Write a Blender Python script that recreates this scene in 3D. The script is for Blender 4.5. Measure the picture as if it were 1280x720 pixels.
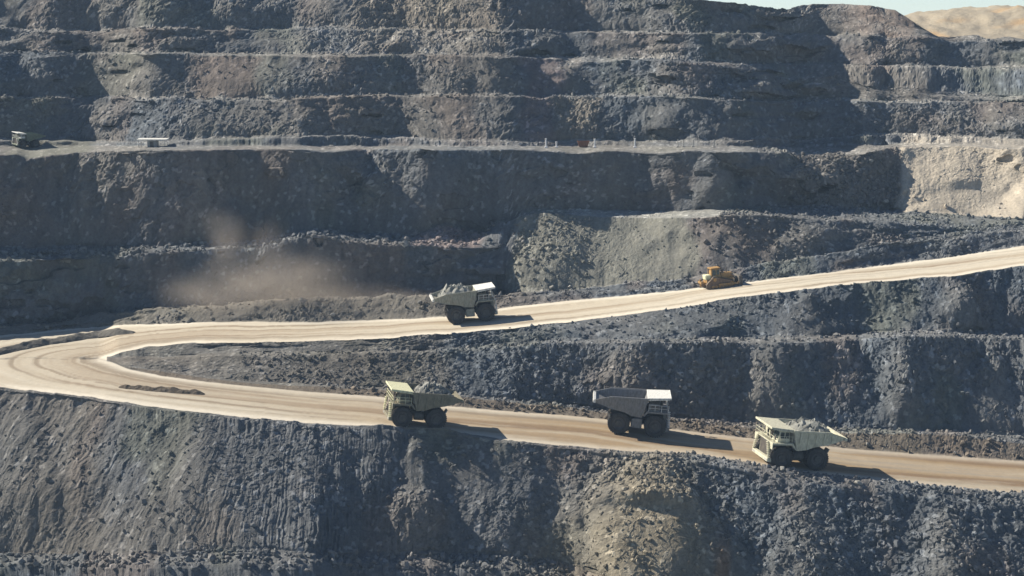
import bpy, bmesh, math, random
import numpy as np
from mathutils import Vector, Matrix, Euler

# ------------------------------------------------------------------ clear
for o in list(bpy.data.objects):
    bpy.data.objects.remove(o, do_unlink=True)
scene = bpy.context.scene
COL = scene.collection

# ------------------------------------------------------------------ camera
FPX, PITCH, CZ = 2200.0, math.radians(8.5), 100.0
cam_d = bpy.data.cameras.new('camera')
cam = bpy.data.objects.new('camera', cam_d)
COL.objects.link(cam)
cam.location = (0, 0, CZ)
cam.rotation_euler = (math.pi / 2 - PITCH, 0, 0)
cam_d.sensor_width = 36.0
cam_d.lens = 36.0 * FPX / 1280.0
cam_d.clip_start, cam_d.clip_end = 1.0, 20000.0
scene.camera = cam

# ------------------------------------------------------------------ sky and sun
SUN_EL, SUN_BACK = math.radians(36.0), math.radians(24.0)      # sun from the left, a little behind the pit wall
sun_dir = Vector((-math.cos(SUN_BACK) * math.cos(SUN_EL), math.sin(SUN_BACK) * math.cos(SUN_EL), math.sin(SUN_EL)))
world = bpy.data.worlds.new('World')
scene.world = world
world.use_nodes = True
wn = world.node_tree
bgn = wn.nodes['Background']
sky = wn.nodes.new('ShaderNodeTexSky')
sky.sky_type = 'NISHITA'
sky.sun_disc = False
sky.sun_elevation = SUN_EL
sky.sun_rotation = math.atan2(sun_dir.x, sun_dir.y)
sky.altitude = 1600
sky.air_density = 0.75
sky.dust_density = 0.05
sky.ozone_density = 1.2
wn.links.new(sky.outputs[0], bgn.inputs[0])
bgn.inputs[1].default_value = 0.066
sun_l = bpy.data.lights.new('sun', 'SUN')
sun_l.energy = 5.0
sun_l.angle = math.radians(0.6)
sun_l.color = (1.0, 0.92, 0.78)
sun = bpy.data.objects.new('sun', sun_l)
COL.objects.link(sun)
sun.location = sun_dir * 300
sun.rotation_euler = sun_dir.to_track_quat('Z', 'Y').to_euler()
scene.view_settings.view_transform = 'Standard'
scene.view_settings.look = 'None'
scene.view_settings.exposure = 0.85
scene.view_settings.gamma = 1.0
scene.view_settings.use_curve_mapping = False
scene.render.engine = 'CYCLES'
scene.cycles.use_denoising = True
scene.cycles.max_bounces = 6
scene.cycles.volume_bounces = 1
scene.cycles.volume_step_rate = 2.0

rng = np.random.default_rng(7)
random.seed(7)

# ------------------------------------------------------------------ pixel helpers
CP, SP = math.cos(PITCH), math.sin(PITCH)


def ray(px, py):
    a = (np.asarray(px, float) - 640) / FPX
    b = (np.asarray(py, float) - 360) / FPX
    return a, CP - b * SP, -SP - b * CP           # d.x, d.y, d.z


def at(px, py, D):
    dx, dy, dz = ray(px, py)
    t = D / dy
    return t * dx, D + 0 * t, CZ + t * dz


def tanv(py):
    _, dy, dz = ray(640, py)
    return dz / dy


# ------------------------------------------------------------------ noise
def _h(ix, iy, seed):
    x = (ix.astype(np.int64) * 374761393 + iy.astype(np.int64) * 668265263 + seed * 1442695041) & 0xFFFFFFFF
    x = ((x ^ (x >> 13)) * 1274126177) & 0xFFFFFFFF
    x = ((x ^ (x >> 16)) * 2246822519) & 0xFFFFFFFF
    x = x ^ (x >> 15)
    return (x & 0xFFFFFF).astype(np.float32) / float(0x1000000)


def vn(x, y, seed=0):
    x, y = np.broadcast_arrays(np.asarray(x, np.float32), np.asarray(y, np.float32))
    fx, fy = np.floor(x), np.floor(y)
    ix, iy = fx.astype(np.int64), fy.astype(np.int64)
    u, v = x - fx, y - fy
    u = u * u * u * (u * (u * 6 - 15) + 10)
    v = v * v * v * (v * (v * 6 - 15) + 10)
    a, b = _h(ix, iy, seed), _h(ix + 1, iy, seed)
    c, d = _h(ix, iy + 1, seed), _h(ix + 1, iy + 1, seed)
    return ((a + (b - a) * u) * (1 - v) + (c + (d - c) * u) * v) * 2 - 1


def fbm(x, y, octv=4, seed=0, gain=0.5):
    r, a, s = 0, 1.0, 0
    for i in range(octv):
        r = r + a * vn(np.asarray(x) * 2 ** i + i * 17.3, np.asarray(y) * 2 ** i + i * 9.1, seed + i)
        s += a
        a *= gain
    return r / s


def facets(x, y, seed, tilt=0.9):
    """Broken-rock relief: every Voronoi cell is a tilted flat chip. Returns height, cell random, edge distance."""
    fx, fy = np.floor(x), np.floor(y)
    ix, iy = fx.astype(np.int64), fy.astype(np.int64)
    best = np.full(x.shape, 9.0, np.float32)
    sec = np.full(x.shape, 9.0, np.float32)
    hh = np.zeros(x.shape, np.float32)
    rr = np.zeros(x.shape, np.float32)
    for a in (-1, 0, 1):
        for b in (-1, 0, 1):
            jx, jy = ix + a, iy + b
            r1, r2 = _h(jx, jy, seed), _h(jx, jy, seed + 51)
            dx = x - (jx + r1)
            dy = y - (jy + r2)
            d = dx * dx + dy * dy
            r3 = _h(jx, jy, seed + 97)
            m = d < best
            sec = np.where(m, best, np.minimum(sec, d))
            h = r3 + tilt * ((r1 * 7.13 % 1.0 - 0.5) * dx + (r2 * 5.71 % 1.0 - 0.5) * dy) * 2
            hh = np.where(m, h, hh)
            rr = np.where(m, r3, rr)
            best = np.where(m, d, best)
    return hh - 0.5, rr, np.sqrt(sec) - np.sqrt(best)


def smooth(a, sig):
    r = int(max(1, sig * 3))
    k = np.exp(-0.5 * (np.arange(-r, r + 1) / sig) ** 2)
    k /= k.sum()
    return np.convolve(np.pad(a, r, mode='edge'), k, 'valid')


def sstep(a, b, x):
    t = np.clip((x - a) / (b - a), 0, 1)
    return t * t * (3 - 2 * t)


# ------------------------------------------------------------------ material helpers
def new_mat(name):
    m = bpy.data.materials.new(name)
    m.use_nodes = True
    nt = m.node_tree
    b = nt.nodes['Principled BSDF']
    return m, nt, b


def link(nt, a, b):
    nt.links.new(a, b)


def mat_paint(name, col, dust=0.35, rough=0.55, metal=0.0, dustcol=(0.27, 0.23, 0.18)):
    m, nt, b = new_mat(name)
    tc = nt.nodes.new('ShaderNodeTexCoord')
    n1 = nt.nodes.new('ShaderNodeTexNoise')
    n1.inputs['Scale'].default_value = 1.3
    n1.inputs['Detail'].default_value = 6
    n1.inputs['Roughness'].default_value = 0.65
    link(nt, tc.outputs['Object'], n1.inputs['Vector'])
    mp = nt.nodes.new('ShaderNodeMapRange')
    mp.inputs[1].default_value = 0.35
    mp.inputs[2].default_value = 0.75
    mp.inputs[3].default_value = 0.12
    mp.inputs[4].default_value = min(1.0, dust * 1.9)
    link(nt, n1.outputs[0], mp.inputs[0])
    mx = nt.nodes.new('ShaderNodeMix')
    mx.data_type = 'RGBA'
    mx.inputs['A'].default_value = (*col, 1)
    mx.inputs['B'].default_value = (*dustcol, 1)
    link(nt, mp.outputs[0], mx.inputs['Factor'])
    n2 = nt.nodes.new('ShaderNodeTexNoise')
    n2.inputs['Scale'].default_value = 3.6
    n2.inputs['Detail'].default_value = 7
    n2.inputs['Roughness'].default_value = 0.7
    sc_ = nt.nodes.new('ShaderNodeMapping')
    sc_.inputs['Scale'].default_value = (1.0, 1.0, 0.35)
    link(nt, tc.outputs['Object'], sc_.inputs['Vector'])
    link(nt, sc_.outputs[0], n2.inputs['Vector'])
    g2 = nt.nodes.new('ShaderNodeMapRange')
    g2.inputs[1].default_value = 0.36; g2.inputs[2].default_value = 0.6; g2.inputs[3].default_value = 0.66; g2.inputs[4].default_value = 1.08
    link(nt, n2.outputs[0], g2.inputs[0])
    gm = nt.nodes.new('ShaderNodeVectorMath'); gm.operation = 'SCALE'
    link(nt, mx.outputs['Result'], gm.inputs[0])
    link(nt, g2.outputs[0], gm.inputs['Scale'])
    link(nt, gm.outputs[0], b.inputs['Base Color'])
    b.inputs['Roughness'].default_value = rough
    b.inputs['Metallic'].default_value = metal
    b.inputs['Specular IOR Level'].default_value = 0.3
    return m


def mat_glass(name):
    m, nt, b = new_mat(name)
    b.inputs['Base Color'].default_value = (0.02, 0.03, 0.03, 1)
    b.inputs['Roughness'].default_value = 0.12
    n = nt.nodes.new('ShaderNodeTexNoise')
    n.inputs['Scale'].default_value = 3
    mr = nt.nodes.new('ShaderNodeMapRange')
    mr.inputs[3].default_value = 0.05
    mr.inputs[4].default_value = 0.35
    link(nt, n.outputs[0], mr.inputs[0])
    link(nt, mr.outputs[0], b.inputs['Roughness'])
    return m


def mat_ground(name, bump=0.25, scale=2.2, grain=0.3):
    """Colour of the rock itself comes from the Col attribute; grain and fine relief are procedural."""
    m, nt, b = new_mat(name)
    at_ = nt.nodes.new('ShaderNodeAttribute')
    at_.attribute_name = 'Col'
    geo = nt.nodes.new('ShaderNodeNewGeometry')
    n = nt.nodes.new('ShaderNodeTexNoise')
    n.inputs['Scale'].default_value = scale
    n.inputs['Detail'].default_value = 5
    n.inputs['Roughness'].default_value = 0.7
    link(nt, geo.outputs['Position'], n.inputs['Vector'])
    mr = nt.nodes.new('ShaderNodeMapRange')
    mr.inputs[1].default_value = 0.25
    mr.inputs[2].default_value = 0.75
    mr.inputs[3].default_value = 1 - grain
    mr.inputs[4].default_value = 1 + grain
    link(nt, n.outputs[0], mr.inputs[0])
    mul = nt.nodes.new('ShaderNodeVectorMath')
    mul.operation = 'SCALE'
    link(nt, at_.outputs['Color'], mul.inputs[0])
    link(nt, mr.outputs[0], mul.inputs['Scale'])
    link(nt, mul.outputs[0], b.inputs['Base Color'])
    b.inputs['Roughness'].default_value = 0.95
    b.inputs['Specular IOR Level'].default_value = 0.15
    if bump > 0:
        bp = nt.nodes.new('ShaderNodeBump')
        bp.inputs['Strength'].default_value = 1.0
        bp.inputs['Distance'].default_value = bump
        link(nt, n.outputs[0], bp.inputs['Height'])
        link(nt, bp.outputs[0], b.inputs['Normal'])
    return m


def tag(o, label=None, cat=None, group=None, kind=None):
    if label: o['label'] = label
    if cat: o['category'] = cat
    if group: o['group'] = group
    if kind: o['kind'] = kind
    return o


# ------------------------------------------------------------------ terrain: feature lines (near to far)
PXc = np.concatenate([np.linspace(-640, -130, 60, endpoint=False), np.linspace(-130, 1410, 1290),
                      np.linspace(1414, 1920, 60)])
NC = len(PXc)
INF = np.clip(PXc, -260, 1540)


def line(*pts, sig=3.0, wob=0.0, seed=1):
    p = np.array(pts, float)
    y = np.interp(PXc, p[:, 0], p[:, 1])
    y = smooth(y, sig)
    if wob:
        y = y + wob * fbm(PXc / 38.0, seed * 3.7, 5, seed, 0.6) * 1.6
    return y


def slump(seed, n=16, deep=6.0):
    r = np.random.default_rng(seed)
    y = np.zeros(NC)
    for _ in range(n):
        c_, w_, d_ = r.uniform(-150, 1420), r.uniform(10, 34), r.uniform(0.25, 1) * deep
        y = np.maximum(y, d_ * np.exp(-np.abs((PXc - c_) / w_) ** 2.5))
    return y


def curve(*pts, sig=8.0):
    p = np.array(pts, float)
    return smooth(np.interp(PXc, p[:, 0], p[:, 1]), sig)


X0 = PXc                                   # alias
lines = []                                 # each: dict(y, D) -> P (NC,3)


def put(y, D):
    x, yy, z = at(PXc, y, D)
    lines.append(np.stack([x, yy, z], 1))
    return len(lines) - 1


def flatD(y, z):
    """distance at which the ray through row y meets height z (z relative to the camera)"""
    return z / tanv(y)


bw = lambda sc, seed, amp: amp * fbm(PXc / sc, seed * 5.1, 3, seed, 0.5)      # wander of a face in plan


def lit(*pts, k=0.30, sig=6.0):
    """plan offset of a face: stretches given >0 turn towards the left (the sun), <0 away from it"""
    b = curve(*pts, sig=sig)
    xm = (PXc - 640) / FPX * 350
    g = -np.concatenate([[0], np.cumsum(0.5 * (b[1:] + b[:-1]) * np.diff(xm))]) * k * 2
    g = g - smooth(g, 170)
    return g


# lower road levels
z_low = curve((-640, -56.5), (0, -57.5), (135, -57.8), (470, -61.2), (1280, -70.0), (1900, -76))
yE = line((-640, 474), (-250, 477), (0, 484), (60, 490), (130, 499), (200, 509), (300, 521), (400, 530), (470, 534),
          (560, 539), (640, 551), (700, 557), (760, 562), (850, 567), (900, 574), (950, 582), (1000, 590), (1060, 597),
          (1120, 604), (1200, 613), (1280, 620), (1530, 643), (1900, 670), wob=0.9, seed=3)
yF = line((-640, 449), (125, 449), (140, 452), (160, 461), (200, 469), (260, 477), (330, 484), (400, 490), (470, 495),
          (560, 507), (640, 514), (700, 518), (760, 524), (840, 536), (900, 543), (960, 550), (1060, 560), (1150, 567),
          (1280, 576), (1530, 595), (1900, 615), sig=2, wob=0.5, seed=4)
DE = flatD(yE, z_low)
DF = flatD(yF, z_low)
# crest of the foreground slope and the berm on it
yDc = yE + curve((-640, 3), (500, 3), (700, 3), (850, 6), (950, 12), (1100, 14), (1280, 12), (1900, 12)) + 1.8 * fbm(PXc / 30, 2.2, 4, 12)
yDb = yE + curve((-640, 0.5), (440, 0.5), (480, -4), (560, -4), (600, 0.5), (820, -1), (900, -2.0), (1000, 0.0), (1100, -2), (1280, -3), (1900, -3)) + 1.6 * fbm(PXc / 24, 8.2, 4, 13)
DDc = DE - curve((-640, 1.2), (700, 1.4), (900, 4.5), (1280, 4.5), (1900, 4.5))
DDb = DE - curve((-640, 0.6), (700, 0.7), (900, 1.8), (1280, 1.8), (1900, 1.8))
run_fg = curve((-640, 21), (0, 21), (140, 20), (380, 19), (440, 14), (560, 13), (690, 12), (735, 15), (770, 22), (860, 20),
               (920, 14.5), (1000, 13.5), (1280, 14), (1900, 13)) + bw(90, 21, 1.6)
fg_off = lit((-640, 0), (0, .1), (120, .5), (380, .5), (430, -.6), (470, .2), (520, .3), (560, -.5), (720, -.6), (745, 1.0), (860, .6), (900, -.3), (1000, .2), (1040, -.5), (1100, .3), (1280, 0), (1900, 0))
yC = line((-640, 690), (0, 692), (300, 688), (450, 688), (650, 694), (720, 705), (800, 735), (900, 748), (1280, 775), (1900, 790), wob=3, seed=5)
yB = line((-640, 706), (0, 707), (300, 708), (470, 710), (600, 716), (690, 720), (760, 760), (1280, 800), (1900, 810), wob=1.5, seed=6)
DC = DDc - np.maximum(run_fg - fg_off * 0.5, 7)
DB = DC - 4.0
# floor rows below the frame
fl = np.full(NC, -93.0)
xf = (PXc - 640) / FPX
lines.append(np.stack([xf * 60, np.full(NC, 60.0), CZ + fl], 1))                                   # 0
lines.append(np.stack([xf * (DB - 14), DB - 14, CZ + fl], 1))                                      # 1
put(yB, DB)                                                                                        # 2
put(yC, DC)                                                                                        # 3
put(yDc, DDc)                                                                                      # 4
put(yDb, DDb)                                                                                      # 5
put(yE, DE)                                                                                        # 6
put(yF, DF)                                                                                        # 7
# upper road
DG = curve((-640, 305), (135, 305), (600, 306), (850, 309), (1000, 312), (1280, 320), (1900, 332))
yG = line((-640, 446), (125, 446.3), (138, 445), (150, 440), (185, 433), (240, 429), (280, 428), (350, 428), (430, 425), (520, 420),
          (600, 414), (680, 406), (760, 396), (850, 385), (900, 375), (960, 367), (1050, 357), (1120, 350), (1200, 343),
          (1280, 331), (1530, 300), (1900, 268), sig=2, wob=1.3, seed=7)
zG = smooth(DG * tanv(smooth(yG, 30)), 60)
wl = sstep(150, 120, PXc)
zG = zG * (1 - wl) + z_low * wl
DG = flatD(yG, zG)
DG = np.maximum(DG, DF + 1.0)
yF3 = line((-640, 448.2), (125, 448.2), (150, 455), (200, 462), (300, 476), (470, 484), (560, 491), (700, 506), (800, 516), (900, 528), (1000, 534),
           (1100, 537), (1280, 543), (1900, 560), sig=2, wob=0.6, seed=8)
yF2 = line((-640, 448.6), (125, 448.6), (150, 457), (200, 464), (300, 478), (470, 487), (560, 494), (700, 508), (840, 524), (960, 536), (1060, 540),
           (1150, 541), (1200, 543), (1280, 554), (1900, 575), sig=2, wob=1.2, seed=9)
yG3 = line((-640, 447.8), (125, 447.8), (150, 448), (200, 449), (300, 444), (420, 443), (560, 439), (640, 434), (700, 430), (850, 428), (1000, 428),
           (1100, 421), (1180, 420), (1280, 424), (1900, 424), sig=2, wob=0.9, seed=10)
yG2 = yG3 - curve((-640, 0.3), (125, 0.3), (160, 3), (300, 4), (560, 3), (900, 6), (1280, 7), (1900, 7), sig=2)
k = sstep(128, 260, PXc)
DF2 = DF + 0.15 + k * curve((-640, 1.5), (300, 1.5), (700, 2.5), (1000, 3.5), (1280, 4.5), (1900, 5))
DF3 = DF2 + 0.15 + k * curve((-640, 2), (600, 3), (1000, 3.5), (1900, 4))
gap = np.maximum(DG - DF3, 0.5)
DG3 = DF3 + gap * (curve((-640, .55), (300, .5), (560, .5), (700, .52), (860, .36), (930, .30), (1010, .42), (1070, .55), (1120, .40), (1190, .34), (1230, .5), (1900, .5), sig=10)) + k * bw(60, 22, 0.8)
mid_off = lit((-640, 0), (300, 0), (560, .1), (700, .4), (790, .3), (830, -.6), (925, -.8), (937, .9), (1010, .4), (1050, -.7), (1090, -.3), (1110, .7), (1150, -.3), (1195, -.9), (1208, 1.1), (1280, .3), (1500, -.2), (1900, 0), sig=5)
DG3 = np.where(PXc > 250, np.clip(DG3 + mid_off * 0.75, DF3 + np.minimum(4, gap * .3), DG - gap * 0.35), DG3)
DG2 = DG3 + gap * 0.22
put(yF2, DF2)                                                                                      # 8
put(yF3, DF3)                                                                                      # 9
put(yG3, DG3)                                                                                      # 10
put(yG2, np.minimum(DG2, DG - 0.3))                                                                # 11
put(yG, DG)                                                                                        # 12
yH = line((-640, 455), (-250, 440), (0, 419), (60, 413), (150, 406), (260, 402), (400, 402), (500, 399), (560, 395), (640, 383), (700, 377),
          (780, 370), (870, 360), (930, 353), (1000, 345), (1100, 332), (1180, 322), (1280, 307), (1530, 272), (1900, 240), wob=0.8, seed=11)
DH = np.maximum(flatD(yH, zG), DG + 12)
put(yH, DH)                                                                                        # 13
yI = line((-640, 440), (-250, 428), (0, 408), (60, 402), (130, 391), (200, 386), (300, 378), (400, 373), (480, 371), (560, 366), (640, 367), (700, 364),
          (780, 355), (860, 347), (930, 335), (1000, 322), (1050, 314), (1120, 304), (1180, 299), (1240, 290), (1280, 286), (1530, 262), (1900, 235),
          sig=2, wob=4.2, seed=12)
DI = DH + curve((-640, 4), (150, 5), (300, 6.5), (500, 6), (640, 4), (900, 4), (1280, 5), (1900, 5))
put(yI, DI)                                                                                        # 14
yJ = yI + 1.0
DJ = DI + 4.0 + curve((-640, 0), (0, 0), (400, 5), (632, 8.5), (646, 2), (665, 0), (1900, 0), sig=4)
put(yJ, DJ)                                                                                        # 15
yK = line((-640, 330), (0, 326), (60, 326), (130, 322), (200, 317), (280, 312), (330, 310), (365, 301), (400, 294), (440, 301), (480, 305),
          (540, 307), (600, 309), (634, 310), (644, 282), (655, 268), (680, 264), (720, 270), (800, 272), (860, 271), (900, 270), (950, 268),
          (1000, 272), (1100, 279), (1180, 284), (1240, 284), (1280, 280), (1900, 262), sig=1.6, wob=1.6, seed=14)
run_K = curve((-640, 1.6), (600, 1.6), (628, 2), (645, 12), (665, 18), (790, 18), (850, 13), (900, 8), (1100, 8), (1280, 6), (1900, 6), sig=5) + bw(45, 23, 0.6)
DK = DJ + np.maximum(run_K, 0.8)
iK = put(yK, DK)                                                                                   # 16
zK = lines[iK][:, 2] - CZ
yL = line((-640, 308), (0, 309), (60, 309), (130, 309), (200, 308), (300, 302), (360, 294), (400, 286), (440, 291), (520, 293), (540, 284), (560, 279), (585, 287),
          (610, 296), (636, 298), (650, 268), (664, 258), (700, 262), (800, 264), (900, 263), (950, 259), (1000, 258), (1050, 260), (1100, 262), (1150, 265),
          (1200, 269), (1280, 274), (1900, 255), sig=1.6, wob=1.4, seed=15)
DL = np.clip(flatD(yL, zK + 0.4), DK + 6, DK + 20)
DL = smooth(DL, 14)
wall_nose = curve((-640, 0), (1114, 0), (1132, -8), (1900, -8), sig=3)
wall_off = wall_nose + lit((-640, 0), (0, .5), (60, .3), (75, -.5), (90, .5), (115, -.3), (150, -.5), (435, -.5), (450, 1.5), (510, .9), (530, -1.6), (600, -.6), (900, -.5), (985, -.6), (1000, .7), (1070, .5), (1085, -.4), (1118, -.4), (1128, 1.6), (1280, 1.3), (1500, .3), (1900, 0))
DL = np.maximum(DL + wall_off, DK + 2)
put(yL, DL)                                                                                        # 17
run_M = curve((-640, 9), (0, 9), (25, 13), (55, 8), (75, 6), (100, 10), (120, 8), (150, 4.5), (300, 3.0), (440, 3.0), (452, 13), (515, 13), (535, 4.5), (560, 2.5), (640, 2.8),
              (780, 3), (900, 3), (980, 4), (1000, 12), (1060, 12), (1085, 6), (1110, 6.5), (1130, 14), (1280, 16), (1900, 14), sig=5)
DM = DL + run_M + bw(70, 24, 1.2)
yM = line((-640, 190), (0, 192), (20, 192), (35, 196), (60, 190), (130, 189), (200, 188), (300, 187), (500, 187), (640, 187), (800, 188), (900, 187),
          (950, 190), (1000, 193), (1060, 190), (1100, 186), (1130, 182), (1280, 184), (1900, 184), sig=2, wob=0.8, seed=16)
yM = yM + slump(74, 12, 4)
iM = put(yM, DM)                                                                                   # 18
zM = smooth(lines[iM][:, 2] - CZ, 20)
yN = line((-640, 183), (0, 183), (300, 182.5), (900, 183), (1000, 184), (1130, 180), (1280, 181), (1900, 181), wob=0.5, seed=17)
DN = np.clip(flatD(yN, zM), DM + 6, DM + 16)
put(yN, DN)                                                                                        # 19
yO = line((-640, 175), (0, 175), (110, 177), (200, 178), (380, 170), (440, 170), (500, 172), (560, 176), (700, 177), (900, 177), (930, 176), (960, 172), (1000, 176),
          (1060, 172), (1100, 168), (1160, 170), (1280, 175), (1900, 175), wob=1.4, seed=18)
DO = DN + 2.0
put(yO, DO)                                                                                        # 20
put(yO - 1.0, DO + 3.5)                                                                            # 21
DPp = DO + 3.5
offQ = lit((-640, 0), (0, -.4), (105, -.5), (120, .6), (250, .3), (420, .3), (435, -.8), (490, -.8), (505, .9), (640, .3), (690, -.6), (705, .7), (740, .2), (800, -.7), (880, -.5), (920, .3), (1000, -.3), (1040, .5), (1070, -.8), (1170, -.8), (1190, .6), (1280, .2), (1900, 0), k=0.19)
offS = lit((-640, 0), (20, .7), (80, .2), (90, -.6), (140, .5), (170, .2), (190, -.9), (228, -.9), (240, 1.1), (320, .6), (350, -.3), (420, .4), (480, -.6), (500, .5), (600, -.2), (640, -.9), (652, 1.3), (690, .5), (720, -.5), (800, .2), (900, -.4), (1000, -.4), (1280, 0), (1900, 0), k=0.19)
offU = lit((-640, 0), (0, .5), (30, 1), (60, -.7), (130, .3), (170, .7), (200, -.8), (330, -.7), (345, 1.3), (400, .5), (520, .6), (640, .2), (660, -.5), (740, -.3), (860, -.4), (990, -.8), (1015, 1.2), (1050, .5), (1080, -.4), (1140, .3), (1170, -.7), (1280, -.2), (1900, 0), k=0.19)
offW = lit((-640, 0), (0, .3), (60, .5), (130, .2), (155, -1.0), (185, -1.0), (195, 1.2), (260, -.2), (330, -.3), (420, .7), (520, .5), (560, -.3), (580, .6), (632, .4), (650, -1.0), (740, -.6), (800, .1), (900, -.5), (985, -.6), (1000, 1.3), (1020, -.6), (1060, -.4), (1075, .9), (1110, .4), (1150, -.8), (1900, 0), k=0.19)
DPp = DPp + offQ * 0.6
lines[-1] = np.stack([*at(PXc, yO - 1.0, np.maximum(DPp, DO + 1.0))], 1)
DPp = np.maximum(DPp, DO + 1.0)


def face(prevD, y, run, seed, amp=2.0, off=0):
    D = prevD + run + bw(55, seed, amp) + off
    D = np.maximum(D, prevD + 1.5)
    put(y, D)
    return D


yQ = line((-640, 124), (0, 122), (100, 122), (200, 120), (300, 122), (420, 120), (500, 121), (600, 119), (700, 120), (800, 120), (900, 124), (960, 126),
          (1040, 124), (1100, 126), (1160, 127), (1280, 130), (1900, 134), sig=2, wob=2.3, seed=19)
yQ = yQ + slump(71, 9, 5)
run_Q = curve((-640, 8), (0, 5), (90, 5), (115, 10), (400, 11), (430, 6), (495, 5), (505, 11), (680, 12), (740, 11), (800, 6), (850, 4.5), (900, 8), (1000, 7), (1060, 10),
              (1090, 5), (1160, 5), (1190, 9), (1280, 9), (1900, 9))
DQ = face(DPp, yQ, run_Q, 31, 1.0, offQ * 0.4)                                                                      # 22
DR = DQ + 6 + np.maximum(offS * 0.7, -4)
DR = DR + bw(30, 61, 2.0)
put(yQ - 1.2 - 1.5 * slump(75, 14, 1), DR)                                                                                  # 23
yS = line((-640, 68), (0, 68), (100, 68), (200, 66), (300, 70), (420, 70), (500, 69), (600, 70), (660, 73), (760, 74), (860, 79), (960, 89), (1040, 98), (1110, 107),
          (1160, 112), (1280, 119), (1900, 124), sig=2, wob=2.3, seed=20)
yS = yS + slump(72, 8, 5)
run_S = curve((-640, 9), (30, 9), (90, 7), (160, 9), (200, 6), (240, 12), (330, 12), (480, 8), (560, 9), (640, 6), (660, 13), (690, 12), (740, 7), (900, 7), (1100, 5), (1280, 4), (1900, 4))
DS = face(DR, yS, run_S, 32, 1.0, offS * 0.3)                                                                       # 24
yS2 = line((-640, 66), (0, 66), (300, 68), (640, 70), (760, 73), (860, 77), (940, 80), (1000, 80), (1100, 82), (1280, 86), (1900, 90), sig=2, wob=1.0, seed=21)
yS2 = np.minimum(yS2, yS - 0.8)
DS2 = DS + curve((-640, 3), (700, 3), (860, 3.5), (1000, 6), (1280, 9), (1900, 9))
put(yS2, DS2)                                                                                      # 25
DT = DS2 + 6 + np.maximum(offU * 0.7, -4)
put(yS2 - 0.9, DT)                                                                                 # 26
yU = line((-640, 33), (0, 34), (50, 40), (100, 38), (190, 36), (330, 38), (420, 36), (640, 38), (840, 41), (1000, 43), (1160, 47), (1280, 52), (1900, 58), sig=2, wob=2.3, seed=22)
yU = yU + slump(73, 8, 5)
run_U = curve((-640, 7), (40, 9), (110, 5), (190, 8), (220, 5), (320, 6), (350, 11), (600, 11), (680, 6), (840, 6), (1000, 4.5), (1020, 10), (1060, 9), (1130, 6), (1900, 6))
DU = face(DT, yU, run_U, 33, 1.0, offU * 0.3)                                                                       # 27
DV = DU + 7 + np.maximum(offW * 0.8, -5)
put(yU - 0.6, DV)                                                                                  # 28
yW = line((-640, -40), (0, -30), (420, -22), (640, -15), (800, -6), (880, 0), (940, 6), (985, 11.5), (1000, 6.5), (1040, 5), (1090, 6.5), (1120, 13), (1150, 32), (1170, 45),
          (1200, 48.5), (1280, 51), (1900, 56), sig=1.5, wob=0.9, seed=23)
yW = np.minimum(yW, yU - 0.9)
run_W = curve((-640, 12), (140, 14), (160, 8), (190, 6), (205, 14), (430, 15), (640, 12), (660, 8), (800, 8), (980, 8), (1000, 14), (1020, 10), (1080, 14), (1150, 10), (1900, 6), sig=6)
DW = face(DV, yW, run_W, 34, 1.5, offW * 0.3)                                                                  # 29
zW = lines[-1][:, 2]
P1 = lines[-1].copy(); P1[:, 1] += 30; P1[:, 0] *= 1 + 30 / DW; P1[:, 2] = zW - 0.15 * (zW - 95) - 0.3; lines.append(P1)      # 30
P2 = P1.copy(); P2[:, 0] *= (DW + 80) / (DW + 30); P2[:, 1] += 50; P2[:, 2] = 94.0; lines.append(P2)                              # 31
P3 = P2.copy(); P3[:, 0] = (PXc - 640) / FPX * 9000 * 1.0; P3[:, 1] = 9000; P3[:, 2] = 93; lines.append(P3)                      # 32

# rows per band, relief amplitude per band, road flag, object
#        band: (rows, relief, object)
BANDS = [(4, 0.3, 'lower_slope'), (14, 0.6, 'lower_slope'), (12, 0.55, 'lower_slope'), (170, 1.0, 'lower_slope'), (8, 0.55, 'lower_slope'), (6, 0.45, 'lower_slope'),
         (34, 0.0, 'haul_road'),
         (10, 0.45, 'middle_slope'), (12, 0.5, 'middle_slope'), (86, 0.95, 'middle_slope'), (10, 0.5, 'middle_slope'), (62, 0.9, 'middle_slope'),
         (34, 0.0, 'haul_road'),
         (20, 0.75, 'rubble_terrace'), (6, 0.6, 'rubble_terrace'), (72, 0.75, 'rubble_terrace'), (16, 0.6, 'rubble_terrace'),
         (96, 0.95, 'main_pit_wall'), (12, 0.12, 'main_bench'), (6, 0.35, 'main_bench'), (5, 0.4, 'main_bench'),
         (48, 0.9, 'upper_terraces'), (7, 0.4, 'upper_terraces'), (46, 0.9, 'upper_terraces'), (10, 0.7, 'upper_terraces'), (7, 0.4, 'upper_terraces'),
         (36, 0.9, 'upper_terraces'), (6, 0.4, 'upper_terraces'), (44, 0.9, 'upper_terraces'), (8, 0.5, 'plateau'), (6, 0.4, 'plateau'), (8, 0.2, 'plateau')]
assert len(BANDS) == len(lines) - 1, (len(BANDS), len(lines))
rows, relief, bandid, tpar = [], [], [], []
soft = [np.stack([smooth(l_[:, k_], 14) for k_ in range(3)], 1) for l_ in lines]
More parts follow.
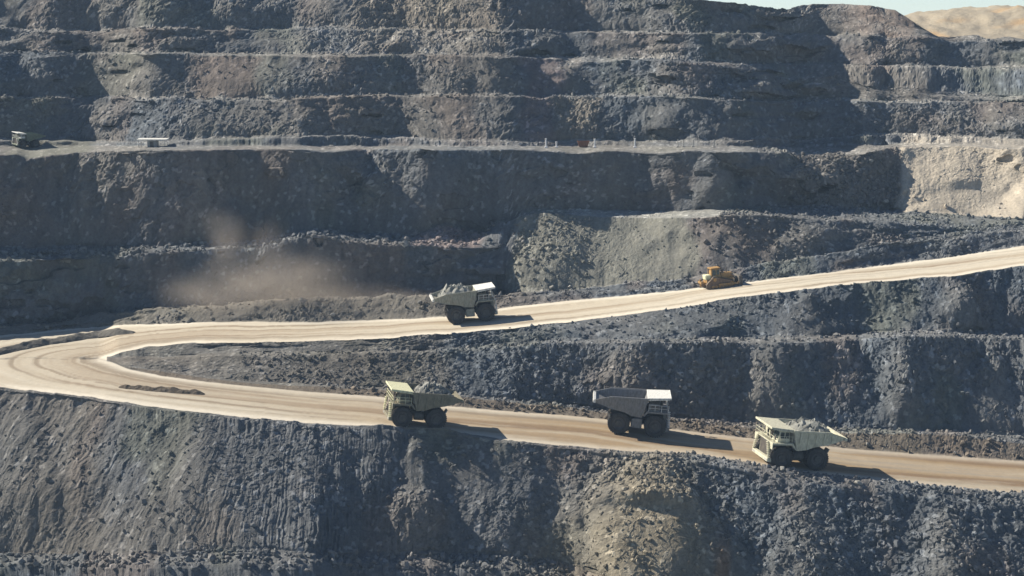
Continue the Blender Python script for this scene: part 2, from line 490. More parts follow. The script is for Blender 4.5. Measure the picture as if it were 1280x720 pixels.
for i, (n, r, nm) in enumerate(BANDS):
    organic = n >= 16 and nm != 'haul_road' and i < 29
    for j in range(n):
        t = j / n
        if organic and j > 0:
            # inside a face the profile wanders sideways, so that hollows and ribs run slantwise and edge wobble stays at the edges
            sup = sstep(150, 260, PXc) if 7 <= i <= 11 else 1.0
            dl = (30 if i >= 21 else 42) * (4 * t * (1 - t)) * sup * (fbm(PXc / 60, t * 1.6 + i * 7.3, 3, 170 + i) + 0.25 * math.sin(i * 2.1))
            px_ = PXc + dl
            b_ = soft[i] * (1 - t) + soft[i + 1] * t
            yy = np.interp(px_, PXc, b_[:, 1])
            zz = np.interp(px_, PXc, b_[:, 2])
            w0, w1 = math.exp(-t / 0.10), math.exp(-(1 - t) / 0.10)
            e0, e1 = lines[i] - soft[i], lines[i + 1] - soft[i + 1]
            yy = yy + e0[:, 1] * w0 + e1[:, 1] * w1
            zz = zz + e0[:, 2] * w0 + e1[:, 2] * w1
            og_ = (np.stack([(lines[i][:, 0] / lines[i][:, 1] * (1 - t) + lines[i + 1][:, 0] / lines[i + 1][:, 1] * t) * yy, yy, zz], 1))
            if 7 <= i <= 11:
                og_ = og_ * sup[:, None] + (lines[i] * (1 - t) + lines[i + 1] * t) * (1 - sup[:, None])
            rows.append(og_)
            relief.append(r); bandid.append(i); tpar.append(t)
            continue
        if i == 31:
            t = t ** 3
        rows.append(lines[i] * (1 - t) + lines[i + 1] * t)
        relief.append(r)
        bandid.append(i)
        tpar.append(t)
rows.append(lines[-1]); relief.append(0.1); bandid.append(31); tpar.append(1.0)
P = np.array(rows)                                  # (NR, NC, 3)
NR = len(P)
bandid = np.array(bandid)
tpar = np.array(tpar)
AMP = np.repeat(np.array(relief)[:, None], NC, 1)
isroad = (bandid == 6) | (bandid == 12)
tipcol = PXc < 134
ROADMASK = np.repeat(isroad[:, None], NC, 1)
mid = (bandid >= 7) & (bandid <= 11)
ROADMASK[np.ix_(mid, tipcol)] = True
ramp_tip = sstep(134, 190, PXc)
AMP[mid] *= ramp_tip[None, :]
AMP[ROADMASK] = 0
AMP[(bandid >= 7) & (bandid <= 11)] *= (1 - 0.45 * sstep(620, 420, PXc))[None, :]
AMP[bandid == 17] *= (1 - 0.3 * sstep(1120, 1150, PXc))[None, :]
AMP[bandid == 15] *= (1 - 0.3 * sstep(630, 660, PXc) * sstep(760, 720, PXc))[None, :]
AMP[bandid == 15] *= (1 - 0.55 * sstep(705, 740, PXc) * sstep(880, 840, PXc))[None, :]
AMP[(bandid >= 18) & (bandid <= 20)] += (0.55 * sstep(915, 960, PXc) * sstep(1190, 1140, PXc) + 0.05 * sstep(370, 400, PXc) * sstep(560, 520, PXc))[None, :]
AMP[bandid == 17] *= (1 - 0.45 * sstep(8, 4, run_M))[None, :]
AMP[bandid == 3] *= (1 - 0.25 * sstep(480, 300, PXc))[None, :]
# soften profile corners off the roads
keep = P.copy()
for _ in range(2):
    Q = P.copy()
    Q[1:-1] = 0.25 * P[:-2] + 0.5 * P[1:-1] + 0.25 * P[2:]
    P = np.where(ROADMASK[:, :, None], keep, Q)
    P[-30:] = keep[-30:]
# fade relief near road rows
A2 = AMP.copy()
for _ in range(2):
    A2[1:-1] = (A2[:-2] + A2[1:-1] * 2 + A2[2:]) / 4
AMP = np.minimum(np.where(ROADMASK, 0, A2), AMP + 0.2)

BASE = P.copy()                                    # base surface, before the rock relief
du = np.gradient(P, axis=1)
dv = np.gradient(P, axis=0)
N = np.cross(du, dv)
N /= np.linalg.norm(N, axis=2, keepdims=True) + 1e-9
N[N[:, :, 2] < 0] *= -1
seg = np.linalg.norm(np.diff(P, axis=0), axis=2)
S = np.concatenate([np.zeros((1, NC)), np.cumsum(seg, 0)], 0)
S = np.minimum(S - S[:, NC // 2:NC // 2 + 1] * 0, 2000)
Xw = P[:, :, 0]
# slope coordinate: mean arclength so that cells do not shear between columns
Sm = S.mean(1, keepdims=True) * 0.5 + S * 0.5
steep = sstep(0.93, 0.7, N[:, :, 2])


Bgr = np.repeat(bandid[:, None], NC, 1)
# each face of the pit has its own relief: shift the noise field from face to face
grp = np.cumsum(np.isin(bandid, (3, 6, 9, 11, 13, 15, 17, 19, 21, 23, 26, 28)) & (np.diff(bandid, prepend=0) > 0))[:, None]
Xo = Xw + grp * 613.7
shear = np.where(np.repeat((bandid == 3)[:, None], NC, 1), 0.45 * sstep(520, 250, PXc)[None, :], 0.12)
Xs = Xo - shear * Sm                                          # runnels lean with the slope
warp = 1.1 * fbm(Xo / 7, Sm / 5, 3, 39)
big = fbm(Xo / 10.0, Sm / 22.0, 3, 40)                       # buttresses and hollows
gul = 1 - np.abs(fbm(Xs / 3.0 + warp, Sm / 20.0, 3, 44)) * 2.4     # gullies running down the face
run_ = fbm(Xs / 1.1 + warp, Sm / 7.5, 3, 45, 0.6)             # runnels in the fines
gulm = sstep(-0.35, 0.3, fbm(Xo / 24, Sm / 30, 2, 48))
iso = fbm(Xo / 2.4, Sm / 2.4, 4, 52, 0.62)
mask2 = sstep(-0.3, 0.3, fbm(Xo / 15, Sm / 12, 3, 58))       # blocky where 1, fines where 0
wx, wy = 0.28 * fbm(Xo / 1.1, Sm / 1.1, 2, 71), 0.28 * fbm(Xo / 1.1, Sm / 1.1, 2, 73)
f1, r1, e1 = facets((Xo / 1.6 + wx).astype(np.float32), (Sm / 2.0 + wy).astype(np.float32), 61)
f2, r2, e2 = facets((Xo / 0.58 + wx * 1.6).astype(np.float32), (Sm / 0.66 + wy * 1.6).astype(np.float32), 67)
fgs = np.where(Bgr == 3, 1.0, 0.0) * sstep(760, 640, PXc)[None, :]
mask2 = mask2 * (1 - 0.35 * fgs)
H = (np.where(Bgr >= 21, 0.7, 1.3) * big * steep + 0.42 * gul * gulm * steep + (0.15 + 0.11 * fgs) * run_ * steep * (1.1 - 0.6 * mask2) + (0.55 - 0.2 * fgs) * iso
     + 0.30 * f1 * (0.10 + 0.90 * mask2) + 0.22 * f2 * (0.25 + 0.75 * mask2))
# talus cones: fans of debris spilled down over a face from its crest
cone = np.zeros((NR, NC))
crng = np.random.default_rng(21)
spec = [(3, 812, 30, 120, 4.2), (3, 250, 15, 85, 2.6), (3, 520, 10, 50, 2.4), (3, 1010, 12, 60, 2.2), (3, 1180, 10, 50, 2.0), (3, 30, 12, 60, 2.0), (9, 960, 8, 40, 1.8), (9, 1130, 12, 34, 2.0), (9, 780, 10, 50, 1.6), (9, 1240, 8, 30, 1.6),
        (11, 1010, 8, 40, 1.4), (11, 1200, 10, 40, 1.4), (15, 700, 20, 50, 2.0), (15, 400, 12, 40, 1.6), (15, 1010, 14, 60, 1.5), (17, 480, 8, 38, 3.0), (17, 1035, 22, 45, 3.0), (17, 100, 8, 34, 2.4), (17, 250, 6, 36, 1.8), (17, 760, 6, 40, 1.6), (17, 900, 6, 40, 1.6), (17, 1200, 20, 60, 2.0)]
for b_ in (21, 23, 26, 28):
    x_ = -120 + crng.uniform(0, 50)
    while x_ < 1400:
        spec.append((b_, x_, crng.uniform(5, 12), crng.uniform(22, 46), crng.uniform(0.5, 1.6)))
        x_ += crng.uniform(45, 120)
for (b_, pc, w0, w1, A_) in spec:
    rws = np.where(bandid == b_)[0]
    t_ = tpar[rws][:, None]
    wd = (w0 + (w1 - w0) * (1 - t_)) * (1 + 0.18 * fbm(t_ * 3, pc, 2, 83))
    xx = PXc[None, :] + 9 * fbm(PXc[None, :] / 25, t_ * 3 + pc, 3, 84)
    pr = np.exp(-np.abs((xx - pc) / wd) ** 2.4)
    env = np.sin(np.clip((1 - t_) * 1.15, 0, 1) * math.pi / 2) ** 0.8 * sstep(-0.12, 0.42, t_)
    cone[rws] = np.maximum(cone[rws], pr * np.minimum(1, (1 - t_) * 4))
    H[rws] += pr * env * A_ / np.maximum(AMP[rws], 0.3)
H = H - cone * (0.30 * gul * gulm * steep + 0.25 * iso + 0.5 * big * steep)
# smoother fines on parts of the slopes
fine = sstep(0.1, 0.5, fbm(Xw / 20 + 9, Sm / 14, 2, 88))
H = H * (1 - 0.6 * fine)
farrow = sstep(385, 460, P[:, :, 1])
H = H * AMP * (1.0 + 0.25 * farrow)
# smooth heap front (fines) on the pale rubble heap, in the photo between columns 700 and 850
road_h = 0.05 * fbm(Xw / 3.0, P[:, :, 1] / 3.0, 3, 91)
H = np.where(ROADMASK, road_h, H)
P = P + N * H[:, :, None]

# ------------------------------------------------------------------ ground colour (albedo of the rock and dirt)
def mixc(c, col, w):
    return c * (1 - w[:, :, None]) + np.array(col)[None, None, :] * w[:, :, None]


PXg = np.repeat(PXc[None, :], NR, 0)
Bg = np.repeat(bandid[:, None], NC, 1)
Tg = np.repeat(tpar[:, None], NC, 1)
C = np.zeros((NR, NC, 3)) + np.array((0.120, 0.126, 0.134))
tone = fbm(Xo / 34 + 3, Sm / 40, 3, 101)
C = mixc(C, (0.150, 0.138, 0.124), sstep(0.0, 0.5, tone) * 0.8)
C = mixc(C, (0.092, 0.108, 0.126), sstep(0.0, 0.5, -tone) * 0.8)
t2 = fbm(Xo / 13 + 30, Sm / 22, 3, 105)
C = mixc(C, (0.172, 0.138, 0.118), sstep(0.15, 0.5, t2) * 0.5)
C = mixc(C, (0.130, 0.138, 0.108), sstep(0.15, 0.5, -t2) * 0.5)
C = mixc(C, (0.165, 0.158, 0.145), cone * 0.5)


def region(px0, px1, b0, b1, soft=14, n=0.5, seed=1):
    wob = fbm(Xw / 9, Sm / 9, 3, 200 + seed) * soft * 2
    w = sstep(px0 - soft, px0 + soft, PXg + wob) * sstep(px1 + soft, px1 - soft, PXg + wob)
    return w * ((Bg >= b0) & (Bg <= b1))


# tan debris in the foreground slope, right of centre
C = mixc(C, (0.245, 0.21, 0.15), np.where((Bg >= 2) & (Bg <= 5), np.exp(-np.abs((PXg - 810 + 12 * fbm(Xw / 6, Sm / 6, 3, 119)) / (48 + 95 * (1 - np.where(Bg == 3, Tg, (Bg > 3) * 1.0)))) ** 3), 0) * (0.75 + 0.4 * fbm(Xw / 6, Sm / 10, 3, 120)))
C = mixc(C, (0.118, 0.108, 0.094), region(120, 560, 7, 11, 20, seed=13) * 0.7)
C = mixc(C, (0.20, 0.13, 0.085), region(893, 915, 3, 3, 6, seed=3) * sstep(0.55, 0.2, Tg) * 0.8)
C = mixc(C, (0.165, 0.145, 0.12), region(30, 120, 2, 3, 20, seed=8) * 0.25)
# pale heap beside the upper road
C = mixc(C, (0.195, 0.192, 0.165), region(640, 865, 15, 16, 8, seed=4) * 0.9)
C = mixc(C, (0.30, 0.30, 0.28), region(715, 900, 16, 16, 8, seed=4) * 0.9)
# pinkish pile
C = mixc(C, (0.21, 0.165, 0.16), region(520, 600, 16, 16, 8, seed=5) * 0.9)
# pale tan rock at the right of the main wall
C = mixc(C, (0.42, 0.37, 0.30), region(1124, 1960, 17, 17, 5, seed=6) * 0.95)
C = mixc(C, (0.38, 0.34, 0.285), region(1130, 1960, 18, 20, 5, seed=6) * 0.8)
# terraces: brownish and rosy panels
C = mixc(C, (0.19, 0.155, 0.135), region(240, 330, 23, 23, 10, seed=7) * 0.75)
C = mixc(C, (0.19, 0.155, 0.15), region(655, 700, 21, 23, 8, seed=9) * 0.75)
C = mixc(C, (0.20, 0.175, 0.14), region(690, 745, 21, 21, 8, seed=10) * 0.7)
C = mixc(C, (0.19, 0.165, 0.135), region(440, 640, 26, 28, 14, seed=11) * 0.6)
C = mixc(C, (0.18, 0.135, 0.11), region(1070, 1140, 28, 28, 8, seed=12) * 0.6)
# dust and fines lie on the flat ledges
ledge = sstep(0.80, 0.97, N[:, :, 2]) * (0.65 + 0.5 * fbm(Xw / 4, Sm / 4, 3, 130))
C = mixc(C, (0.27, 0.262, 0.245), np.clip(ledge, 0, 1) * np.where(Bg >= 18, np.where(Bg <= 20, 0.7, 0.15 + 0.75 * sstep(-0.3, 0.4, fbm(Xo / 16, Sm / 40, 3, 133))), 0.35))
# single stones: paler and darker chips
chip = 0.80 + (0.4 * r2 + 0.12 * (r1 - 0.5)) * (0.4 + 0.6 * mask2) + 0.22 * fbm(Xs / 0.9, Sm / 5, 3, 134)
chip = np.where(r2 > 0.93, chip * 1.55, chip)
calm = np.clip(region(1124, 1960, 17, 17, 5, seed=6) + region(700, 870, 15, 15, 8, seed=4), 0, 1)
chip = chip * (1 - 0.75 * calm) + 0.75 * calm
C = C * chip[:, :, None]
C = mixc(C, (0.135, 0.148, 0.105), region(8, 120, 18, 20, 12, seed=15) * 0.35)
# brown dust along the far berm of the upper road and the road margins
C = mixc(C, (0.165, 0.15, 0.125), np.where((Bg >= 13) & (Bg <= 14), sstep(700, 480, PXg) * 0.75, 0))
C = mixc(C, (0.15, 0.12, 0.09), np.where((Bg == 7), 0.75, 0) * sstep(140, 200, PXg))
C = mixc(C, (0.42, 0.38, 0.315), region(1000, 1050, 99, 99))

# the road: packed pale dirt with wheel-worn bands that follow the bends
tip = np.array([lines[7][np.argmin(abs(PXc - 136))][0], lines[7][np.argmin(abs(PXc - 136))][1]])
road_r, road_c = np.where(ROADMASK)
pts = P[road_r, road_c][:, :2].astype(np.float32)


def polydist(poly):
    d = np.full(len(pts), 1e9, np.float32)
    for q_ in poly.astype(np.float32):
        d = np.minimum(d, (pts[:, 0] - q_[0]) ** 2 + (pts[:, 1] - q_[1]) ** 2)
    return np.sqrt(d)


cs = np.where(PXc >= 135)[0]
inn = np.concatenate([lines[7][cs[::6], :2], lines[12][cs[::6], :2]])
oun = np.concatenate([lines[6][::9, :2], lines[13][::9, :2]])
q = np.zeros((NR, NC)); dout = np.zeros((NR, NC))
q[road_r, road_c] = polydist(inn)
dout[road_r, road_c] = polydist(oun)
wander = 1.3 * fbm(Xw / 40, P[:, :, 1] / 40, 2, 140)
st = fbm((q + wander) / 1.5, Xw / 60, 3, 141, 0.6)
st2 = fbm((q + wander) / 3.6, Xw / 90, 2, 145)
RC = np.zeros_like(C) + np.array((0.43, 0.380, 0.300))
lowmix = np.where(Bg == 6, sstep(150, 850, PXg), 0)
RC = mixc(RC, (0.285, 0.205, 0.120), lowmix * 0.95)
RC = mixc(RC, (0.23, 0.185, 0.135), sstep(0.0, 0.35, st) * 0.85)
RC = mixc(RC, (0.205, 0.140, 0.085), sstep(0.0, 0.3, st2) * (0.36 + 0.5 * lowmix))
RC = mixc(RC, (0.52, 0.48, 0.40), sstep(0.05, 0.4, -st2) * 0.5 * (1 - 0.5 * lowmix))
edge = np.minimum(q, dout) / 20.0
RC = mixc(RC, (0.62, 0.57, 0.48), sstep(0.2, 0.04, edge) * (1 - 0.4 * lowmix) * 0.8)
RC = mixc(RC, (0.42, 0.37, 0.29), sstep(0.1, 0.5, fbm(Xw / 22, q / 2.2, 4, 150)) * 0.5)
C = np.where(ROADMASK[:, :, None], RC * (1.0 - 0.05 * lowmix[:, :, None]), C * 1.0)
# pale plateau behind
C = np.where((Bg >= 30)[:, :, None], np.array((0.24, 0.20, 0.155))[None, None, :], C)
C = np.clip(C, 0.01, 0.8)

M_ROCK = mat_ground('pit_rock', 0.22, 2.0, 0.28)
M_ROAD = mat_ground('road_dirt', 0.03, 1.2, 0.10)


def mesh_np(name, verts, faces, mat, col=None, smooth_shade=False):
    me = bpy.data.meshes.new(name)
    nv, nf, k = len(verts), len(faces), faces.shape[1]
    me.vertices.add(nv)
    me.vertices.foreach_set('co', np.ascontiguousarray(verts, np.float32).ravel())
    me.loops.add(nf * k)
    me.loops.foreach_set('vertex_index', np.ascontiguousarray(faces, np.int32).ravel())
    me.polygons.add(nf)
    me.polygons.foreach_set('loop_start', np.arange(0, nf * k, k, dtype=np.int32))
    me.polygons.foreach_set('use_smooth', np.full(nf, smooth_shade, bool))
    me.update(calc_edges=True)
    if col is not None:
        a = me.color_attributes.new('Col', 'FLOAT_COLOR', 'POINT')
        a.data.foreach_set('color', np.concatenate([col, np.ones((nv, 1))], 1).astype(np.float32).ravel())
    me.materials.append(mat)
    o = bpy.data.objects.new(name, me)
    COL.objects.link(o)
    return o


idx = np.arange(NR * NC).reshape(NR, NC)
quads = np.stack([idx[:-1, :-1], idx[:-1, 1:], idx[1:, 1:], idx[1:, :-1]], 2)          # (NR-1, NC-1, 4)
fband = bandid[:-1]
names = np.array([b[2] for b in BANDS])
fmask_road = np.repeat(isroad[:-1, None], NC - 1, 1)
fm = (fband >= 7) & (fband <= 11)
fmask_road[np.ix_(fm, PXc[:-1] < 134)] = True
Pf, Cf = P.reshape(-1, 3), C.reshape(-1, 3)
for nm in ['lower_slope', 'haul_road', 'middle_slope', 'rubble_terrace', 'main_pit_wall', 'main_bench', 'upper_terraces', 'plateau']:
    if nm == 'haul_road':
        m = fmask_road
    else:
        m = (names[fband] == nm)[:, None] & ~fmask_road
    fq = quads[m]
    used, inv = np.unique(fq.ravel(), return_inverse=True)
    o = mesh_np(nm, Pf[used], inv.reshape(-1, 4), M_ROAD if nm == 'haul_road' else M_ROCK, Cf[used], nm == 'haul_road')
    o['kind'] = 'structure'


def ground(px, py, lo=0, hi=31):
    """point of the built ground seen at a photograph pixel, restricted to some bands, and its index"""
    c = int(np.argmin(abs(PXc - px)))
    r = np.where((bandid >= lo) & (bandid <= hi))[0]
    p = P[r, c]
    y, z = p[:, 1], p[:, 2] - CZ
    # project
    f = y * CP - z * SP
    u = y * SP + z * CP
    ypix = 360 - FPX * u / f
    j = int(np.argmin(abs(ypix - py)))
    return Vector(p[j]), (int(r[j]), c)


# ------------------------------------------------------------------ far hill beyond the rim
hx = np.linspace(1060, 1800, 190)
ht = np.linspace(0, 1, 60)
yTop = np.interp(hx, [1060, 1100, 1140, 1165, 1180, 1220, 1280, 1400, 1600, 1800], [40, 24, 17.5, 15, 13.5, 11, 9, 12, 20, 34])
topx, _, topz = at(hx, yTop, 760.0)
hv = np.zeros((60, 190, 3))
for i, t in enumerate(ht):
    d = 640 + 240 * t
    hh = np.where(t < 0.5, sstep(0, 0.5, t), 1 - 0.9 * sstep(0.5, 1, t))
    hv[i, :, 0] = topx / 760 * d
    hv[i, :, 1] = d
    hv[i, :, 2] = 92.5 + (topz - 92.5) * hh
nz = fbm(hv[:, :, 0] / 14, hv[:, :, 1] / 30, 4, 160)
hv[:, :, 2] += nz * 3.2 * np.clip((hv[:, :, 2] - 92.5) / 6, 0, 1) + 0.5 * fbm(hv[:, :, 0] / 3, hv[:, :, 1] / 6, 3, 162)
hc = np.zeros((60, 190, 3)) + np.array((0.33, 0.28, 0.205))
w = sstep(0, 0.4, fbm(hv[:, :, 0] / 30, hv[:, :, 1] / 20, 3, 165))
hc = hc * (1 - w[:, :, None]) + np.array((0.40, 0.27, 0.14)) * w[:, :, None]
hi_ = np.arange(60 * 190).reshape(60, 190)
hf = np.stack([hi_[:-1, :-1], hi_[:-1, 1:], hi_[1:, 1:], hi_[1:, :-1]], 2).reshape(-1, 4)
M_HILL = mat_ground('hill_dirt', 0.6, 0.5, 0.2)
hill = mesh_np('hill', hv.reshape(-1, 3), hf, M_HILL, hc.reshape(-1, 3), True)
hill['kind'] = 'structure'

# ------------------------------------------------------------------ loose rubble and boulders
def ico(sub):
    bm = bmesh.new()
    bmesh.ops.create_icosphere(bm, subdivisions=sub, radius=1.0)
    v = np.array([q.co[:] for q in bm.verts])
    f = np.array([[q.index for q in fc.verts] for fc in bm.faces])
    bm.free()
    return v, f


V1, F1 = ico(1)
V2, F2 = ico(2)


def rot_many(n):
    q = rng.normal(size=(n, 4))
    q /= np.linalg.norm(q, axis=1, keepdims=True)
    w_, x, y, z = q.T
    return np.stack([np.stack([1 - 2 * (y * y + z * z), 2 * (x * y - z * w_), 2 * (x * z + y * w_)], 1),
                     np.stack([2 * (x * y + z * w_), 1 - 2 * (x * x + z * z), 2 * (y * z - x * w_)], 1),
                     np.stack([2 * (x * z - y * w_), 2 * (y * z + x * w_), 1 - 2 * (x * x + y * y)], 1)], 1)


def sample(b0, b1, px0, px1, n):
    r = np.where((bandid >= b0) & (bandid <= b1))[0]
    cc = np.where((PXc >= px0) & (PXc <= px1))[0]
    ri = rng.choice(r, n)
    ci = rng.choice(cc, n)
    clump = vn(Xw[ri, ci] / 6, Sm[ri, ci] / 5, 301)
    ok = (~ROADMASK[ri, ci]) & (rng.random(n) < 0.35 + 0.65 * sstep(-0.2, 0.4, clump))
    return ri[ok], ci[ok]


zones = [  # bands, px range, count, min size, max size
    (2, 2, -130, 800, 2300, 0.16, 0.55), (3, 3, -130, 760, 1500, 0.12, 0.40), (3, 3, 740, 1400, 2600, 0.14, 0.45), (4, 5, 820, 1400, 1400, 0.14, 0.45),
    (7, 8, 400, 1400, 1900, 0.14, 0.50), (9, 9, 300, 1400, 1800, 0.13, 0.45), (10, 10, 300, 1400, 900, 0.15, 0.5), (11, 11, 560, 1400, 1300, 0.14, 0.45),
    (13, 14, -130, 1400, 1300, 0.14, 0.5), (15, 15, 640, 740, 900, 0.12, 0.5), (15, 15, 860, 1300, 1100, 0.15, 0.5), (15, 15, 740, 860, 80, 0.1, 0.3), (16, 16, -130, 650, 2600, 0.18, 0.7),
    (16, 16, 900, 1300, 700, 0.18, 0.6), (17, 17, 985, 1125, 1300, 0.18, 0.6), (17, 17, -130, 985, 350, 0.13, 0.45), (17, 17, 1125, 1400, 70, 0.15, 0.5), (22, 22, -130, 1400, 700, 0.2, 0.6), (25, 25, -130, 1400, 600, 0.2, 0.6),
    (27, 27, -130, 1400, 500, 0.2, 0.6), (21, 21, -130, 1400, 900, 0.15, 0.5), (23, 23, -130, 1400, 900, 0.15, 0.5)]
rv, rf, rc = [], [], []
off = 0
for (b0, b1, p0, p1, n, s0, s1) in zones:
    ri, ci = sample(b0, b1, p0, p1, n)
    n = len(ri)
    s = s0 * np.exp(rng.random(n) ** 2.2 * math.log(s1 / s0))
    R = rot_many(n)
    shp = V1[None] * (1 + 0.28 * rng.normal(size=(n, len(V1), 1)).clip(-1.5, 1.5)) * (0.65 + 0.6 * rng.random((n, 1, 3)))
    v = np.einsum('nij,nkj->nki', R, shp) * s[:, None, None]
    v += P[ri, ci][:, None, :] + (N[ri, ci] * (0.25 * s)[:, None])[:, None, :]
    rv.append(v.reshape(-1, 3))
    rf.append((F1[None] + (np.arange(n) * len(V1))[:, None, None]).reshape(-1, 3) + off)
    off += n * len(V1)
    cc = C[ri, ci] / chip[ri, ci][:, None] * (0.75 + 0.5 * rng.random((n, 1)))
    rc.append(np.repeat(np.clip(cc, 0.03, 0.5), len(V1), 0))
M_STONE = mat_ground('loose_stone', 0.05, 4.0, 0.25)
rub = mesh_np('rubble', np.concatenate(rv), np.concatenate(rf), M_STONE, np.concatenate(rc))
tag(rub, 'loose grey rock rubble strewn over the ledges and slopes of the pit', 'rubble', kind='stuff')

# boulders one can pick out
boulder_me = []
M_BOULD = []
for nm_, c_ in (('boulder_grey', (0.17, 0.17, 0.175)), ('boulder_pale', (0.30, 0.295, 0.27)), ('boulder_dark', (0.11, 0.115, 0.12))):
    M_BOULD.append(mat_paint(nm_, c_, 0.3, 0.95, 0, (0.24, 0.22, 0.19)))
for k_ in range(9):
    v = V2 * (1 + 0.10 * rng.normal(size=(len(V2), 1)))
    for _ in range(7):                                  # chip flat faces off
        d = rng.normal(size=3); d /= np.linalg.norm(d)
        h = v @ d
        lim = rng.uniform(0.45, 0.8)
        v = v - np.maximum(h - lim, 0)[:, None] * d[None]
    v = v * np.array([1.0, rng.uniform(.7, .95), rng.uniform(.55, .8)])
    me = bpy.data.meshes.new('boulder')
    me.from_pydata([tuple(q) for q in v], [], [tuple(int(i) for i in q) for q in F2])
    me.materials.append(M_BOULD[k_ % 3])
    boulder_me.append(me)
bz = [
    (2, 2, 0, 800, 20, 0.5, 0.9, "grey boulder at the foot of the foreground slope", 'boulders at the foot of the foreground slope'),
    (4, 5, 840, 1270, 12, 0.4, 0.75, "grey boulder in the berm at the lower road's near edge", 'boulders in the near berm of the lower road'),
    (7, 8, 560, 1270, 14, 0.4, 0.8, "grey boulder along the far side of the lower road", 'boulders on the far side of the lower road'),
    (10, 10, 560, 1270, 10, 0.45, 0.8, 'grey boulder on the narrow ledge between the two roads', 'boulders on the ledge between the roads'),
    (13, 14, 10, 620, 10, 0.4, 0.75, 'dusty boulder in the berm behind the upper road', 'boulders in the berm behind the upper road'),
    (15, 15, 642, 730, 16, 0.4, 0.7, "pale angular boulder on the heap above the upper road", 'boulders on the pale rubble heap'),
    (16, 16, 5, 630, 24, 0.5, 1.1, "grey boulder on the terrace below the dark wall", 'boulders on the rubble terrace'),
    (17, 17, 990, 1115, 10, 0.45, 0.9, "grey boulder in the slide left of the tan rock", 'boulders in the rubble slide'),
]
for (b0, b1, p0, p1, n, s0, s1, lab, grp) in bz:
    ri, ci = sample(b0, b1, p0, p1, n * 3)
    for r_, c_ in list(zip(ri, ci))[:n]:
        k_ = int(rng.integers(0, 9))
        if 'pale' in lab:
            k_ = [1, 4, 7, 1, 4, 0, 3, 7, 1][k_]
        o = bpy.data.objects.new('boulder', boulder_me[k_])
        COL.objects.link(o)
        s = s0 * math.exp(rng.random() ** 1.8 * math.log(s1 / s0))
        o.location = Vector(P[r_, c_]) + Vector(N[r_, c_]) * s * 0.22
        o.rotation_euler = (rng.uniform(-.5, .5), rng.uniform(-.5, .5), rng.uniform(0, 6.28))
        o.scale = (s, s, s)
        shade = ('grey', 'pale', 'dark')[k_ % 3]
        fr_ = (PXc[c_] - p0) / (p1 - p0)
        place = 'towards its left end' if fr_ < .33 else ('near its middle' if fr_ < .66 else 'towards its right end')
        tag(o, lab.replace('grey', shade).replace('pale angular', shade + ' angular').replace('dusty', shade) + ', ' + place, 'boulder', grp)

# ------------------------------------------------------------------ earth windrows lying on the road
def windrow(name, pts, label, hgt, seed, col):
    """pts: (px, py of centre line, half-width m)"""
    n, m = 90, 15
    ctr, hw = [], []
    pp = np.array(pts, float)
    for t in np.linspace(0, 1, n):
        k_ = t * (len(pp) - 1)
        i = min(int(k_), len(pp) - 2)
        q = pp[i] * (1 - (k_ - i)) + pp[i + 1] * (k_ - i)
        g, _ = ground(q[0], q[1], 6, 12)
        ctr.append(g[:]); hw.append(q[2])
    ctr = np.array(ctr)
    for j in range(3):
        ctr[:, j] = smooth(ctr[:, j], 4)
    tg = np.gradient(ctr, axis=0); tg[:, 2] = 0
    tg /= np.linalg.norm(tg, axis=1, keepdims=True)
    sd = np.stack([-tg[:, 1], tg[:, 0], np.zeros(n)], 1)
    v = np.zeros((n, m, 3))
    for j in range(m):
        a = -1 + 2 * j / (m - 1)
        tt = np.linspace(0, 1, n)
        ends = np.minimum(1, np.minimum(tt, 1 - tt) * 9) ** 0.6
        v[:, j] = ctr + sd * (a * np.array(hw) * (0.75 + 0.25 * ends))[:, None]
        v[:, j, 2] += hgt * ends * (1 - abs(a) ** 1.6) * (1 + 0.35 * fbm(tt * 14, a * 1.5, 3, seed)) - 0.12
    v[:, :, 2] += 0.16 * fbm(v[:, :, 0] / 1.1, v[:, :, 1] / 1.1, 3, seed + 4)
    ii = np.arange(n * m).reshape(n, m)
    f = np.stack([ii[:-1, :-1], ii[:-1, 1:], ii[1:, 1:], ii[1:, :-1]], 2).reshape(-1, 4)
    cc = np.zeros((n * m, 3)) + np.array(col)
    cc *= (0.8 + 0.4 * rng.random((n * m, 1)))
    o = mesh_np(name, v.reshape(-1, 3), f, M_ROCK, cc)
    tag(o, label, 'earth berm')


windrow('earth_berm', [(-70, 456, 1.6), (0, 441, 1.8), (40, 432, 2.0), (90, 424, 2.2), (130, 418.5, 2.2), (174, 415.5, 1.2)],
        'long grey earth berm curving round the outside of the hairpin bend', 1.0, 400, (0.12, 0.112, 0.10))
windrow('earth_berm', [(146, 484, 0.7), (170, 486, 1.2), (200, 488, 1.4), (230, 490.5, 1.4), (258, 493, 0.8)],
        'short low brown earth berm in the middle of the lower road', 0.7, 410, (0.12, 0.098, 0.075))


